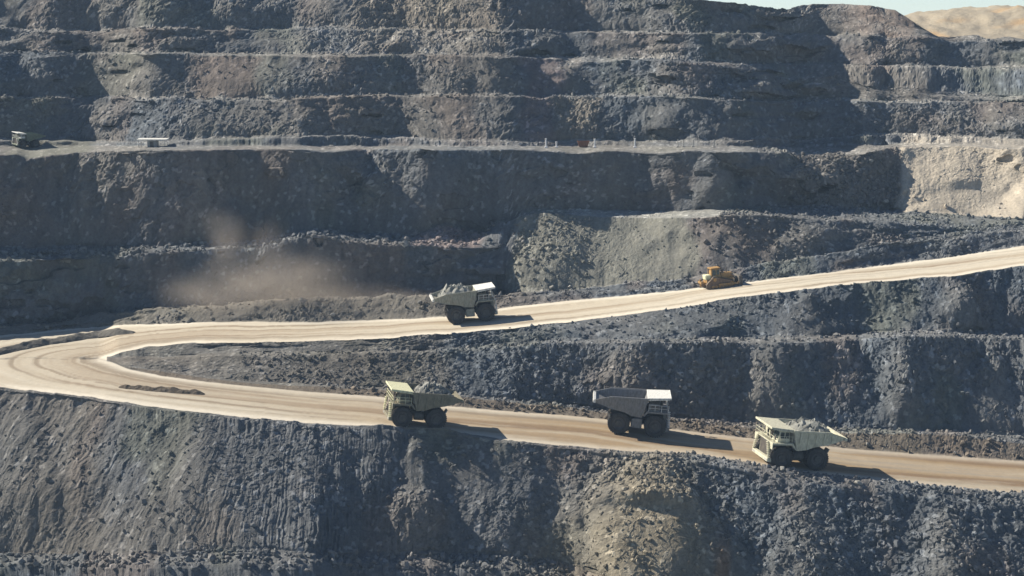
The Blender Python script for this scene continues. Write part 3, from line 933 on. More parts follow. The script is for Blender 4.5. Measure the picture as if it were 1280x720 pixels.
# ------------------------------------------------------------------ mesh builder for machines
class MB:
    def __init__(self):
        self.v, self.f = [], []

    def add(self, vs, fs):
        k_ = len(self.v)
        self.v += [tuple(q) for q in vs]
        self.f += [tuple(i + k_ for i in q) for q in fs]
        return self

    def box(self, x0, x1, y0, y1, z0, z1, M=None):
        vs = [Vector((x, y, z)) for x in (x0, x1) for y in (y0, y1) for z in (z0, z1)]
        if M is not None:
            vs = [M @ q for q in vs]
        return self.add(vs, [(0, 1, 3, 2), (4, 6, 7, 5), (0, 4, 5, 1), (2, 3, 7, 6), (0, 2, 6, 4), (1, 5, 7, 3)])

    def prism(self, poly, y0, y1):
        """polygon in XZ extruded along Y"""
        n = len(poly)
        vs = [(p[0], y0, p[1]) for p in poly] + [(p[0], y1, p[1]) for p in poly]
        return self.add(vs, [tuple(range(n)), tuple(range(2 * n - 1, n - 1, -1))] + [(i, i + n, (i + 1) % n + n, (i + 1) % n) for i in range(n)])

    def hull8(self, a, b):
        """two quads (4 points each), lofted"""
        return self.add(list(a) + list(b), [(0, 3, 2, 1), (4, 5, 6, 7)] + [(i, (i + 1) % 4, (i + 1) % 4 + 4, i + 4) for i in range(4)])

    def tube(self, p0, p1, r, n=8):
        p0, p1 = Vector(p0), Vector(p1)
        d = (p1 - p0).normalized()
        a = d.orthogonal().normalized()
        b = d.cross(a)
        vs = [p + (a * math.cos(2 * math.pi * i / n) + b * math.sin(2 * math.pi * i / n)) * r for p in (p0, p1) for i in range(n)]
        return self.add(vs, [(i, (i + 1) % n, (i + 1) % n + n, i + n) for i in range(n)] + [tuple(range(n - 1, -1, -1)), tuple(range(n, 2 * n))])

    def lathe_y(self, prof, cx, cy, cz, n=32):
        """profile [(r, y)] turned round the Y axis"""
        m = len(prof)
        vs = [(cx + r * math.cos(2 * math.pi * i / n), cy + y, cz + r * math.sin(2 * math.pi * i / n)) for i in range(n) for r, y in prof]
        fs = [(i * m + j, i * m + j + 1, ((i + 1) % n) * m + j + 1, ((i + 1) % n) * m + j) for i in range(n) for j in range(m - 1)]
        return self.add(vs, fs)

    def build(self, name, mat, parent=None, bevel=0.0, smooth_=False):
        me = bpy.data.meshes.new(name)
        me.from_pydata(self.v, [], self.f)
        bm = bmesh.new()
        bm.from_mesh(me)
        bmesh.ops.recalc_face_normals(bm, faces=bm.faces)
        bm.to_mesh(me)
        bm.free()
        if smooth_:
            for p in me.polygons:
                p.use_smooth = True
            me.set_sharp_from_angle(angle=math.radians(35))
        me.materials.append(mat)
        o = bpy.data.objects.new(name, me)
        COL.objects.link(o)
        if bevel:
            b = o.modifiers.new('bevel', 'BEVEL')
            b.width = bevel
            b.segments = 1
        if parent is not None:
            o.parent = parent
        return o


def empty(name, loc=(0, 0, 0)):
    o = bpy.data.objects.new(name, None)
    COL.objects.link(o)
    o.location = loc
    o.empty_display_size = 1
    return o


M_TYRE = mat_paint('tyre_rubber', (0.028, 0.027, 0.028), 0.22, 0.9, 0, (0.10, 0.09, 0.08))
M_RIM = mat_paint('wheel_rim', (0.07, 0.07, 0.075), 0.4, 0.7, 0, (0.11, 0.10, 0.09))
M_FRAME = mat_paint('chassis_paint', (0.05, 0.05, 0.052), 0.4, 0.7, 0, (0.13, 0.12, 0.10))
M_STEEL = mat_paint('worn_steel', (0.33, 0.33, 0.33), 0.3, 0.45, 0.5)
M_DARK = mat_paint('dark_metal', (0.035, 0.035, 0.038), 0.3, 0.6)
M_GLASS = mat_glass('cab_glass')
M_LAMP = mat_paint('lamp_glass', (0.6, 0.6, 0.58), 0.1, 0.2)


def wheel(root, x, y, R, W, side, dual=False):
    hubm = MB().lathe_y([(0.0, 0.34 * W * side), (0.28 * R, 0.34 * W * side), (0.30 * R, 0.12 * W * side), (0.30 * R, -0.3 * W * side), (0, -0.3 * W * side)], x, y, R, 20)
    w_ = hubm.build('wheel', M_FRAME, root, 0, True)
    t = MB().lathe_y([(0.56 * R, -0.42 * W), (0.62 * R, -0.5 * W), (0.86 * R, -0.5 * W), (0.945 * R, -0.43 * W), (0.96 * R, 0.0), (0.945 * R, 0.43 * W), (0.86 * R, 0.5 * W), (0.62 * R, 0.5 * W), (0.56 * R, 0.42 * W)], x, y, R, 40)
    for i in range(30):
        a = 2 * math.pi * i / 30
        for s in (-1, 1):
            M = Matrix.Translation((x, y, R)) @ Matrix.Rotation(a + (0.1 if s > 0 else 0), 4, 'Y')
            t.box(0.93 * R, 1.0 * R, min(0.06 * W * s, 0.47 * W * s), max(0.06 * W * s, 0.47 * W * s), -0.055 * R, 0.055 * R, M)
    t.build('tyre', M_TYRE, w_, 0, True)
    MB().lathe_y([(0.57 * R, 0.40 * W * side), (0.52 * R, 0.36 * W * side), (0.48 * R, 0.15 * W * side), (0.30 * R, 0.10 * W * side), (0.29 * R, -0.1 * W * side), (0.57 * R, -0.38 * W * side)], x, y, R, 28).build('rim', M_RIM, w_, 0, True)


def haul_truck(paint, canopy_paint, label, lip_paint=None):
    """+X forward, Z up, origin on the ground below the middle. About 13 m long, 7.4 m wide, 6.6 m high."""
    root = empty('haul_truck')
    tag(root, label, 'haul truck', 'haul trucks on the mine roads')
    R = 1.78
    for s in (-1, 1):
        wheel(root, 2.85, s * 2.85, R, 1.15, s)
        wheel(root, -2.95, s * 3.0, R, 1.08, s)
        wheel(root, -2.95, s * 1.78, R, 1.08, s)
    ch = MB()
    for s in (-1, 1):
        ch.hull8([(-4.6, s * .55, 1.9), (-4.6, s * .95, 1.9), (-4.6, s * .95, 2.55), (-4.6, s * .55, 2.55)], [(4.4, s * .7, 1.45), (4.4, s * 1.15, 1.45), (4.4, s * 1.15, 2.4), (4.4, s * .7, 2.4)])
    ch.box(-3.3, -2.6, -2.4, 2.4, 1.35, 2.15)
    ch.box(2.5, 3.2, -2.3, 2.3, 1.4, 2.1)
    ch.box(0.6, 1.2, -.9, .9, 1.6, 2.3)
    ch.box(1.4, 4.2, -1.0, 1.0, 2.0, 3.9)                      # engine
    ch.build('chassis', M_FRAME, root, 0.04)
    # radiator and front
    g = MB().box(4.05, 4.55, -1.75, 1.75, 1.55, 4.2).build('radiator', paint, root, 0.05)
    gr = MB().box(4.552, 4.60, -1.5, 1.5, 1.75, 3.95)
    for i in range(11):
        gr.box(4.60, 4.66, -1.45, 1.45, 1.82 + i * .19, 1.90 + i * .19)
    gr.build('grille', M_DARK, g)
    bp = MB().hull8([(4.55, -3.3, 1.15), (4.55, 3.3, 1.15), (4.55, 3.3, 1.75), (4.55, -3.3, 1.75)], [(5.15, -3.0, 1.15), (5.15, 3.0, 1.15), (5.15, 3.0, 1.7), (5.15, -3.0, 1.7)]).build('bumper', paint, root, 0.05)
    for s in (-1, 1):
        for q in (2.1, 2.65):
            MB().lathe_y([(0, 0), (.19, 0), (.19, .14), (0, .14)], 0, 0, 0, 12).build('headlight', M_LAMP, bp).matrix_local = Matrix.Translation((5.18, s * q, 1.45)) @ Matrix.Rotation(math.pi / 2, 4, 'Z')
    # fenders, deck
    dk = MB().box(1.3, 4.75, -3.6, 3.6, 4.06, 4.2)
    dk.build('deck', paint, root, 0.03)
    for s in (-1, 1):
        y0, y1 = sorted((s * 2.2, s * 3.55))
        poly = [(4.62, 3.2), (4.75, 3.2), (4.75, 4.05), (1.25, 4.05), (.85, 3.3), (.98, 3.25), (1.5, 3.9), (4.62, 3.9)]
        MB().prism(poly, y0, y1).build('fender', paint, root, 0.02)
    # cab with windows
    cb = MB().hull8([(1.75, .75, 4.2), (3.75, .75, 4.2), (3.75, 3.0, 4.2), (1.75, 3.0, 4.2)], [(1.9, .85, 6.0), (3.45, .85, 6.0), (3.45, 2.9, 6.0), (1.9, 2.9, 6.0)]).build('cab', paint, root, 0.06)
    MB().hull8([(3.735, 1.0, 4.75), (3.735, 2.8, 4.75), (3.52, 2.75, 5.8), (3.52, 1.05, 5.8)], [(3.68, 1.0, 4.75), (3.68, 2.8, 4.75), (3.45, 2.75, 5.8), (3.45, 1.05, 5.8)]).build('windscreen', M_GLASS, cb)
    for yy, s in ((2.99, 1), (.76, -1)):
        for (xa, xb) in ((1.98, 2.62), (2.72, 3.4)):
            MB().hull8([(xa, yy, 4.85), (xb + .02, yy, 4.85), (xb - .1, yy - s * .055, 5.75), (xa, yy - s * .055, 5.75)], [(xa, yy - s * .1, 4.85), (xb + .02, yy - s * .1, 4.85), (xb - .1, yy - s * .15, 5.75), (xa, yy - s * .15, 5.75)]).build('side_window', M_GLASS, cb)
    # cabinets on the other side of the deck
    el = MB().box(1.75, 3.3, -3.15, -1.2, 4.2, 5.35).build('electrical_cabinet', paint, root, 0.05)
    for i in range(2):
        MB().box(1.95 + i * .68, 2.5 + i * .68, -3.21, -3.155, 4.4, 5.15).build('louvre', M_DARK, el)
    MB().box(1.8, 3.4, -.75, .45, 4.2, 4.95).build('air_box', M_FRAME, root, 0.05)
    for q in (-.9, .62):
        MB().tube((3.75, q, 4.2), (3.75, q, 5.35), .17, 12).build('air_intake', M_DARK, root, 0, True)
    # hand rails
    hr = MB()
    for yy in (-3.52, 3.52):
        for zz in (4.75, 5.25):
            hr.tube((1.6, yy, zz), (4.68, yy, zz), .035, 6)
        for xx in (1.6, 2.6, 3.6, 4.68):
            hr.tube((xx, yy, 4.2), (xx, yy, 5.25), .035, 6)
    for zz in (4.75, 5.25):
        hr.tube((4.68, -3.52, zz), (4.68, 3.52, zz), .035, 6)
    for yy in (-2.3, -1.1, 0, 1.1, 2.3):
        hr.tube((4.68, yy, 4.2), (4.68, yy, 5.25), .035, 6)
    hr.build('handrail', canopy_paint, root)
    # stairs across the front
    for s in (-1, 1):
        ld = MB()
        for o_ in (0, .55):
            ld.tube((4.95 + o_ * .3, s * (3.05), 1.7 + 0), (4.8 + o_ * .3, s * 2.05, 4.2), .05, 6)
        for i in range(8):
            t = (i + .5) / 8
            ld.box(4.78, 5.15, s * (3.05 - t) - .28, s * (3.05 - t) + .28, 1.7 + 2.5 * t - .03, 1.7 + 2.5 * t + .03)
        ld.build('ladder', canopy_paint, root)
    # tanks and hoists between the axles
    MB().box(-1.0, .75, -2.75, -1.3, 1.15, 2.7).build('fuel_tank', paint, root, 0.12)
    MB().tube((-.9, 2.0, 1.9), (.7, 2.0, 1.9), .7, 16).build('hydraulic_tank', M_FRAME, root, 0, True)
    for s in (-1, 1):
        MB().tube((-.2, s * 1.2, 1.6), (-1.5, s * 1.35, 3.3), .2, 12).build('hoist_cylinder', M_STEEL, root, 0, True)
    # mirrors
    for s in (-1, 1):
        MB().tube((4.5, s * 3.55, 4.3), (4.6, s * 3.85, 5.0), .03, 6).box(4.52, 4.62, s * 3.85 - .22, s * 3.85 + .22, 4.9, 5.6).build('mirror', M_DARK, root)
    # dump body
    top = [(1.45, 6.15), (-4.9, 5.95), (-6.9, 5.35)]
    side = [(1.45, 6.15), (.62, 3.0), (-1.0, 3.15), (-2.2, 3.62), (-4.3, 4.0), (-7.2, 4.95), (-7.15, 5.3), (-4.7, 6.0)]
    bd = MB()
    for s in (-1, 1):
        n = len(side)
        yo = [3.62 if p[1] > 5.2 else (3.3 if p[1] < 3.9 else 3.4) for p in side]
        vs = [(p[0], s * q, p[1]) for p, q in zip(side, yo)] + [(p[0], s * (q - .16), p[1]) for p, q in zip(side, yo)]
        bd.add(vs, [tuple(range(n)), tuple(range(2 * n - 1, n - 1, -1))] + [(i, i + n, (i + 1) % n + n, (i + 1) % n) for i in range(n)])
    for (a, b, ya, yb) in (((.62, 3.0), (-1.0, 3.15), 3.14, 3.14), ((-1.0, 3.15), (-2.2, 3.62), 3.14, 3.14), ((-2.2, 3.62), (-4.3, 4.0), 3.14, 3.24), ((-4.3, 4.0), (-7.2, 4.95), 3.24, 3.40), ((1.45, 6.15), (.62, 3.0), 3.46, 3.14)):
        bd.hull8([(a[0], -ya, a[1]), (a[0], ya, a[1]), (a[0] - .02, ya, a[1] + .18), (a[0] - .02, -ya, a[1] + .18)],
                 [(b[0], -yb, b[1]), (b[0], yb, b[1]), (b[0] - .02, yb, b[1] + .18), (b[0] - .02, -yb, b[1] + .18)])
    body = bd.build('dump_body', paint, root, 0.03)
    for s in (-1, 1):
        for xx, zb, zt in ((.25, 3.25, 6.02), (-1.05, 3.35, 6.0), (-2.35, 3.8, 5.97), (-3.65, 4.05, 5.95), (-4.95, 4.4, 5.72)):
            MB().hull8([(xx - .12, s * 3.30, zb), (xx + .12, s * 3.30, zb), (xx + .12, s * 3.52, zb), (xx - .12, s * 3.52, zb)],
                       [(xx - .12, s * 3.60, zt), (xx + .12, s * 3.60, zt), (xx + .12, s * 3.76, zt), (xx - .12, s * 3.76, zt)]).build('rib', paint, body)
        MB().hull8([(1.5, s * 3.58, 6.0), (1.5, s * 3.8, 6.0), (1.5, s * 3.8, 6.28), (1.5, s * 3.58, 6.28)], [(-4.7, s * 3.58, 5.86), (-4.7, s * 3.8, 5.86), (-4.7, s * 3.8, 6.12), (-4.7, s * 3.58, 6.12)]).build('top_rail', paint, body, 0.03)
    MB().hull8([(-7.35, -3.72, 4.9), (-7.35, 3.72, 4.9), (-7.3, 3.72, 5.28), (-7.3, -3.72, 5.28)], [(-6.95, -3.72, 4.78), (-6.95, 3.72, 4.78), (-6.9, 3.72, 5.2), (-6.9, -3.72, 5.2)]).build('tail_lip', lip_paint or paint, body)
    cn = MB().hull8([(1.3, -3.6, 6.08), (1.3, 3.6, 6.08), (1.3, 3.6, 6.3), (1.3, -3.6, 6.3)], [(4.9, -3.35, 6.42), (4.9, 3.35, 6.42), (4.9, 3.35, 6.58), (4.9, -3.35, 6.58)])
    cn.hull8([(4.9, -3.35, 6.30), (4.9, 3.35, 6.30), (4.9, 3.35, 6.62), (4.9, -3.35, 6.62)], [(5.05, -3.35, 6.30), (5.05, 3.35, 6.30), (5.05, 3.35, 6.62), (5.05, -3.35, 6.62)])
    for yy in (-3.45, -1.2, 1.2, 3.45):
        cn.hull8([(1.35, yy - .09, 5.85), (1.35, yy + .09, 5.85), (1.35, yy + .09, 6.05), (1.35, yy - .09, 6.05)], [(4.85, yy * .97 - .09, 6.26), (4.85, yy * .97 + .09, 6.26), (4.85, yy * .97 + .09, 6.41), (4.85, yy * .97 - .09, 6.41)])
    cn.build('canopy', canopy_paint, body, 0.03)
    for s in (-1, 1):
        MB().hull8([(-4.1, s * 2.0, 2.0), (-3.9, s * 2.0, 2.0), (-3.9, s * 3.4, 2.0), (-4.1, s * 3.4, 2.0)], [(-4.75, s * 2.0, 3.4), (-4.65, s * 2.0, 3.4), (-4.65, s * 3.4, 3.4), (-4.75, s * 3.4, 3.4)]).build('mudguard', M_STEEL, root)
    return root


def rock_load(label, seed, col):
    n, m = 46, 30
    xs, ys = np.linspace(-5.9, 1.25, n), np.linspace(-3.3, 3.3, m)
    X, Y = np.meshgrid(xs, ys, indexing='ij')
    tx = np.clip((X + 5.9) / 7.15, 0, 1)
    shape = np.clip(1 - abs(Y / 3.5) ** 2.6, 0, 1) * np.clip(np.sin(np.clip(tx * 1.08, 0, 1) * math.pi) ** 0.55, 0, 1)
    Z = 5.0 + 0.35 * tx + 1.85 * shape
    f, r, _ = facets((X / .8 + seed).astype(np.float32), (Y / .8).astype(np.float32), seed)
    Z = Z + 0.55 * f * (0.3 + shape) + 0.25 * fbm(X / 1.2, Y / 1.2, 3, seed)
    edge_ = (abs(Y) > 3.2) | (X < -5.85)
    Z = np.where(edge_, np.minimum(Z, 4.3), Z)
    v = np.stack([X, Y, Z], 2).reshape(-1, 3)
    base = v.copy(); base[:, 2] = np.minimum(4.9, 4.0 + 0 * base[:, 2])
    ii = np.arange(n * m).reshape(n, m)
    fq = np.stack([ii[:-1, :-1], ii[1:, :-1], ii[1:, 1:], ii[:-1, 1:]], 2).reshape(-1, 4)
    cc = np.array(col)[None] * (0.6 + 0.8 * r.reshape(-1, 1))
    o = mesh_np('rock_load', v, fq, M_STONE, cc)
    tag(o, label, 'rock load', 'rock loads heaped in the trucks')
    return o


def stand(root, px, py, lo, hi, yaw, extra=(), scale=1.0):
    """set a machine on the road with its middle over the ground at a photograph pixel"""
    g, (r, c) = ground(px, py, lo, hi)
    d = Vector((math.cos(yaw), math.sin(yaw), 0))
    sd = Vector((-d.y, d.x, 0))

    def hgt(p):
        rr = np.where((bandid >= lo) & (bandid <= hi))[0]
        c0, c1 = max(0, c - 140), min(NC, c + 140)
        sub = P[rr, c0:c1].reshape(-1, 3)
        k_ = np.argsort((sub[:, 0] - p.x) ** 2 + (sub[:, 1] - p.y) ** 2)[:6]
        return float(sub[k_, 2].mean())
    f, b = hgt(g + d * 3 * scale), hgt(g - d * 3 * scale)
    l, r_ = hgt(g + sd * 3 * scale), hgt(g - sd * 3 * scale)
    fx = Vector((d.x * 6 * scale, d.y * 6 * scale, f - b)).normalized()
    sy = Vector((sd.x * 6 * scale, sd.y * 6 * scale, l - r_)).normalized()
    up = fx.cross(sy).normalized()
    sy = up.cross(fx)
    g.z = (f + b + l + r_) / 4
    M = Matrix((fx, sy, up)).transposed().to_4x4()
    M.translation = g
    M = M @ Matrix.Scale(scale, 4)
    for o in (root,) + tuple(extra):
        o.matrix_world = M
    return M


P_GREEN = mat_paint('grey_green_paint', (0.30, 0.32, 0.27), 0.4, 0.6)
P_WHITE = mat_paint('white_paint', (0.80, 0.80, 0.76), 0.12, 0.5)
P_CREAM = mat_paint('cream_paint', (0.76, 0.75, 0.50), 0.1, 0.5)
P_BROWNGREY = mat_paint('brown_grey_paint', (0.19, 0.18, 0.125), 0.3, 0.6)
P_GREY = mat_paint('blue_grey_paint', (0.19, 0.20, 0.215), 0.2, 0.6)
P_PALE = mat_paint('pale_cream_paint', (0.66, 0.645, 0.49), 0.2, 0.55)
RG = (0.22, 0.22, 0.20)

t1 = haul_truck(P_GREEN, P_WHITE, 'loaded grey-green haul truck with white canopy climbing the upper road', P_WHITE)
l1 = rock_load('heap of grey rock in the truck on the upper road', 501, RG)
stand(t1, 588, 400, 12, 12, math.radians(7), (l1,), 0.94)
t2 = haul_truck(P_BROWNGREY, P_CREAM, 'loaded brown-grey haul truck with yellowish canopy on lower road nearest the hairpin')
l2 = rock_load('heap of dark rock in the truck with the yellowish canopy', 502, (0.18, 0.18, 0.165))
stand(t2, 519, 530, 6, 6, math.radians(180 + 13), (l2,), 0.92)
t3 = haul_truck(P_GREY, P_WHITE, 'empty dark grey haul truck with white canopy driving down the lower road', P_WHITE)
stand(t3, 795, 539, 6, 6, math.radians(-3))
t4 = haul_truck(P_PALE, P_PALE, 'loaded pale cream haul truck, rightmost one on the lower road')
l4 = rock_load('heap of grey rock in the pale cream rightmost truck', 504, RG)
stand(t4, 987, 581, 6, 6, math.radians(180 + 14), (l4,))

# small dump truck parked on the main bench, far left
P_DGREEN = mat_paint('dark_green_paint', (0.13, 0.17, 0.12), 0.2, 0.6)
t5 = haul_truck(P_DGREEN, P_WHITE, 'small green dump truck with white cab on the bench at far left')
t5['category'] = 'dump truck'
del t5['group']
stand(t5, 33, 182.5, 18, 18, math.radians(180 + 38), (), 0.5)
for ch in t5.children:
    if ch.name.startswith('cab'):
        ch.data = ch.data.copy(); ch.data.materials[0] = P_WHITE


# ------------------------------------------------------------------ bulldozer
def bulldozer(label):
    """+X forward, about 8.5 m long with blade and ripper"""
    P_YEL = mat_paint('machine_yellow', (0.42, 0.23, 0.06), 0.5, 0.6, 0, (0.30, 0.22, 0.13))
    P_TRK = mat_paint('track_steel', (0.16, 0.11, 0.075), 0.4, 0.7, 0.2, (0.22, 0.16, 0.11))
    root = empty('bulldozer')
    tag(root, label, 'bulldozer')
    for s in (-1, 1):
        y0, y1 = sorted((s * 1.15, s * 1.85))
        outer = []
        for (cx, cz, r, a0, a1) in ((2.0, .62, .62, -90, 60), (-1.2, 1.75, .50, 60, 130), (-2.3, .66, .62, 130, 270)):
            for i in range(7):
                a = math.radians(a0 + (a1 - a0) * i / 6)
                outer.append((cx + r * math.cos(a), cz + r * math.sin(a)))
        tr = MB().prism(outer, y0, y1).build('track', P_TRK, root)
        n = len(outer)
        # shoes
        per = []
        for i in range(n):
            a, b = Vector(outer[i]), Vector(outer[(i + 1) % n])
            L = (b - a).length
            q = max(1, int(round(L / .3)))
            for j in range(q):
                per.append((a.lerp(b, (j + .5) / q), (b - a).angle_signed(Vector((1, 0)))))
        sh = MB()
        for p, an in per:
            M = Matrix.Translation((p.x, 0, p.y)) @ Matrix.Rotation(-an, 4, 'Y')
            sh.box(-.03, .03, y0 - .03, y1 + .03, -.09, .09, M)
        so = sh.build('track_shoes', M_FRAME, tr)
        so['kind'] = 'stuff'
        for cx in (-1.7, -1.05, -.4, .25, .9, 1.5):
            MB().lathe_y([(0, -.06), (.27, -.06), (.27, .06), (0, .06)], cx, s * 1.88, .38, 14).build('roller', P_YEL, tr, 0, True)
        MB().lathe_y([(0, -.07), (.42, -.07), (.42, .07), (0, .07)], 2.0, s * 1.88, .64, 18).build('idler', P_YEL, tr, 0, True)
        MB().lathe_y([(0, -.07), (.36, -.07), (.36, .07), (0, .07)], -1.2, s * 1.88, 1.72, 18).build('sprocket', P_YEL, tr, 0, True)
    MB().box(-2.6, 2.6, -1.12, 1.12, .75, 1.7).build('hull', P_YEL, root, 0.06)
    hd = MB().hull8([(.4, -.85, 1.7), (2.75, -.8, 1.65), (2.75, .8, 1.65), (.4, .85, 1.7)], [(.4, -.8, 2.75), (2.65, -.7, 2.5), (2.65, .7, 2.5), (.4, .8, 2.75)]).build('engine_hood', P_YEL, root, 0.06)
    MB().box(2.76, 2.82, -.6, .6, 1.75, 2.4).build('grille', M_DARK, hd)
    MB().tube((1.6, -.35, 2.6), (1.6, -.35, 3.5), .1, 10).build('exhaust', M_DARK, hd, 0, True)
    MB().tube((1.0, .35, 2.6), (1.0, .35, 3.25), .16, 10).build('air_intake', M_DARK, hd, 0, True)
    cb = MB().hull8([(-1.5, -.95, 1.7), (.35, -.95, 1.7), (.35, .95, 1.7), (-1.5, .95, 1.7)], [(-1.35, -.85, 3.55), (.1, -.85, 3.55), (.1, .85, 3.55), (-1.35, .85, 3.55)]).build('cab', P_YEL, root, 0.05)
    for s in (-1, 1):
        for (xa, xb) in ((-1.3, -.6), (-.5, .05)):
            MB().hull8([(xa, s * .925, 2.45), (xb, s * .925, 2.45), (xb, s * .875, 3.4), (xa, s * .875, 3.4)], [(xa, s * .8, 2.45), (xb, s * .8, 2.45), (xb, s * .8, 3.4), (xa, s * .8, 3.4)]).build('side_window', M_GLASS, cb)
    MB().hull8([(.27, -.75, 2.5), (.27, .75, 2.5), (.15, .72, 3.4), (.15, -.72, 3.4)], [(.1, -.75, 2.5), (.1, .75, 2.5), (.05, .72, 3.4), (.05, -.72, 3.4)]).build('windscreen', M_GLASS, cb)
    rp = MB().box(-1.6, .3, -1.1, 1.1, 3.62, 3.8)
    for s in (-1, 1):
        rp.tube((-1.55, s * 1.03, 1.7), (-1.5, s * 1.03, 3.65), .09, 8)
    rp.build('roll_bar', P_YEL, root, 0.03)
    MB().box(-2.75, -1.6, -.9, .9, 1.7, 2.6).build('fuel_tank', P_CREAM, root, 0.12)  # cream here stands for sunlight on the rear, painted into the tank colour
    # blade: curved mouldboard with side wings
    prof = [(3.75, .1), (3.5, .5), (3.42, 1.0), (3.5, 1.5), (3.75, 1.95)]
    bl = MB().prism(prof + [(p[0] - .14, p[1]) for p in reversed(prof)], -2.35, 2.35)
    for s in (-1, 1):
        y0, y1 = sorted((s * 2.36, s * 2.46))
        bl.prism([(3.3, .1), (4.0, .1), (3.95, 1.9), (3.3, 1.95)], y0, y1)
    bl.build('blade', M_DARK, root)  # shade on the face turned from the sun, painted in as dark colour
    for s in (-1, 1):
        MB().hull8([(-.6, s * 2.0, .55), (-.6, s * 2.2, .55), (-.6, s * 2.2, .9), (-.6, s * 2.0, .9)], [(3.4, s * 2.0, .4), (3.4, s * 2.2, .4), (3.4, s * 2.2, .75), (3.4, s * 2.0, .75)]).build('push_arm', P_YEL, root)
        MB().tube((2.4, s * .95, 2.3), (3.45, s * 1.1, 1.2), .09, 8).build('lift_cylinder', M_STEEL, root, 0, True)
    rip = MB().box(-3.7, -3.4, -1.0, 1.0, 1.1, 1.5)
    for s in (-1, 1):
        rip.hull8([(-2.6, s * .7 - .1, .9), (-2.6, s * .7 + .1, .9), (-2.6, s * .7 + .1, 1.2), (-2.6, s * .7 - .1, 1.2)], [(-3.5, s * .7 - .1, 1.15), (-3.5, s * .7 + .1, 1.15), (-3.5, s * .7 + .1, 1.45), (-3.5, s * .7 - .1, 1.45)])
    rip.prism([(-3.65, 1.9), (-3.4, 1.9), (-3.4, .6), (-3.2, .3), (-3.3, .28), (-3.65, .6)], -.12, .12)
    rip.build('ripper', P_YEL, root)
    return root


bd = bulldozer('dusty yellow tracked bulldozer on the far edge of the upper road')
stand(bd, 899, 358.5, 12, 12, math.radians(12), (), 1.0)

# ------------------------------------------------------------------ things on the main bench
posts = [(580, 184, 1.2, 'thin pale post left of all the others on the bench'), (683, 184.5, 2.2, 'white marker post left of the rusty skip on the bench'),
         (696, 184, 1.3, 'short grey post just right of a white marker post'), (743, 184.5, 2.1, 'white marker post just right of the rusty skip'),
         (793, 184.5, 2.3, 'tallest white marker post, standing alone on the bench'), (847, 184, 1.9, 'thin grey post, first of three close together on bench'),
         (855, 184, 1.7, 'thin grey post, middle one of three close together on bench'), (866, 184, 1.8, 'thin grey post, last of three close together on bench'),
         (893, 184, 1.9, 'thin grey post nearest the mounds on the right of bench')]
M_POSTW = mat_paint('post_white', (0.8, 0.8, 0.8), 0.05, 0.6)
M_POSTG = mat_paint('post_grey', (0.34, 0.34, 0.33), 0.3, 0.6)
for px, py, h, lab in posts:
    g, _ = ground(px, py, 18, 18)
    h *= 0.8
    r = empty('marker_post', g)
    wht = 'white' in lab
    m = M_POSTW if wht else M_POSTG
    rr = 0.17 if wht else 0.1
    MB().lathe_y([(0, 0), (0, 0)], 0, 0, 0, 3) if False else None
    MB().tube((0, 0, -.2), (0, 0, h), rr, 10).build('pole', m, r, 0, True)
    MB().box(-.35, .35, -.35, .35, -.1, .22).build('base', m, r, 0.05)
    MB().tube((0, 0, h), (0, 0, h + .18), rr * 1.35, 10).build('cap', m, r, 0, True)
    tag(r, lab, 'post', 'marker posts along the main bench')

# rusty skip
g, _ = ground(729, 183.5, 18, 18)
sk = empty('waste_skip', g)
tag(sk, 'small rusty red-brown skip between two white posts on the bench', 'skip')
M_RUST = mat_paint('rust', (0.26, 0.10, 0.05), 0.4, 0.8, 0, (0.18, 0.11, 0.08))
MB().hull8([(-.9, -.7, .1), (.9, -.7, .1), (.9, .7, .1), (-.9, .7, .1)], [(-1.25, -.85, 1.2), (1.25, -.85, 1.2), (1.25, .85, 1.2), (-1.25, .85, 1.2)]).build('tub', M_RUST, sk, 0.03)
rm = MB()
for (a, b) in (((-1.3, -.9), (1.3, -.78)), ((-1.3, .78), (1.3, .9)), ((-1.32, -.78), (-1.18, .78)), ((1.18, -.78), (1.32, .78))):
    rm.box(a[0], b[0], a[1], b[1], 1.2, 1.32)
rm.build('rim', M_RUST, sk)
for x in (-.6, .6):
    MB().box(x - .08, x + .08, -.72, .72, -.05, .1).build('skid', M_DARK, sk)

# flat-roofed shelter
g, _ = ground(191, 183, 18, 18)
sh = empty('site_shelter', g)
tag(sh, 'low shelter with a wide flat white roof on the bench at left', 'shelter')
MB().box(-1.0, 1.0, -1.0, 1.0, -.2, 1.35).build('wall', M_POSTG, sh, 0.04)
MB().box(-.4, .3, -1.05, -1.003, 0.0, 1.15).build('door', M_DARK, sh)
MB().hull8([(-3.0, -1.4, 1.36), (3.0, -1.4, 1.36), (3.0, 1.4, 1.36), (-3.0, 1.4, 1.36)], [(-3.1, -1.5, 1.62), (3.1, -1.5, 1.62), (3.1, 1.5, 1.72), (-3.1, 1.5, 1.72)]).build('roof', P_WHITE, sh, 0.03)
for x in (-2.7, 2.7):
    for y in (-1.2, 1.2):
        MB().tube((x, y, -.2), (x, y, 1.36), .06, 8).build('post', M_POSTG, sh, 0, True)

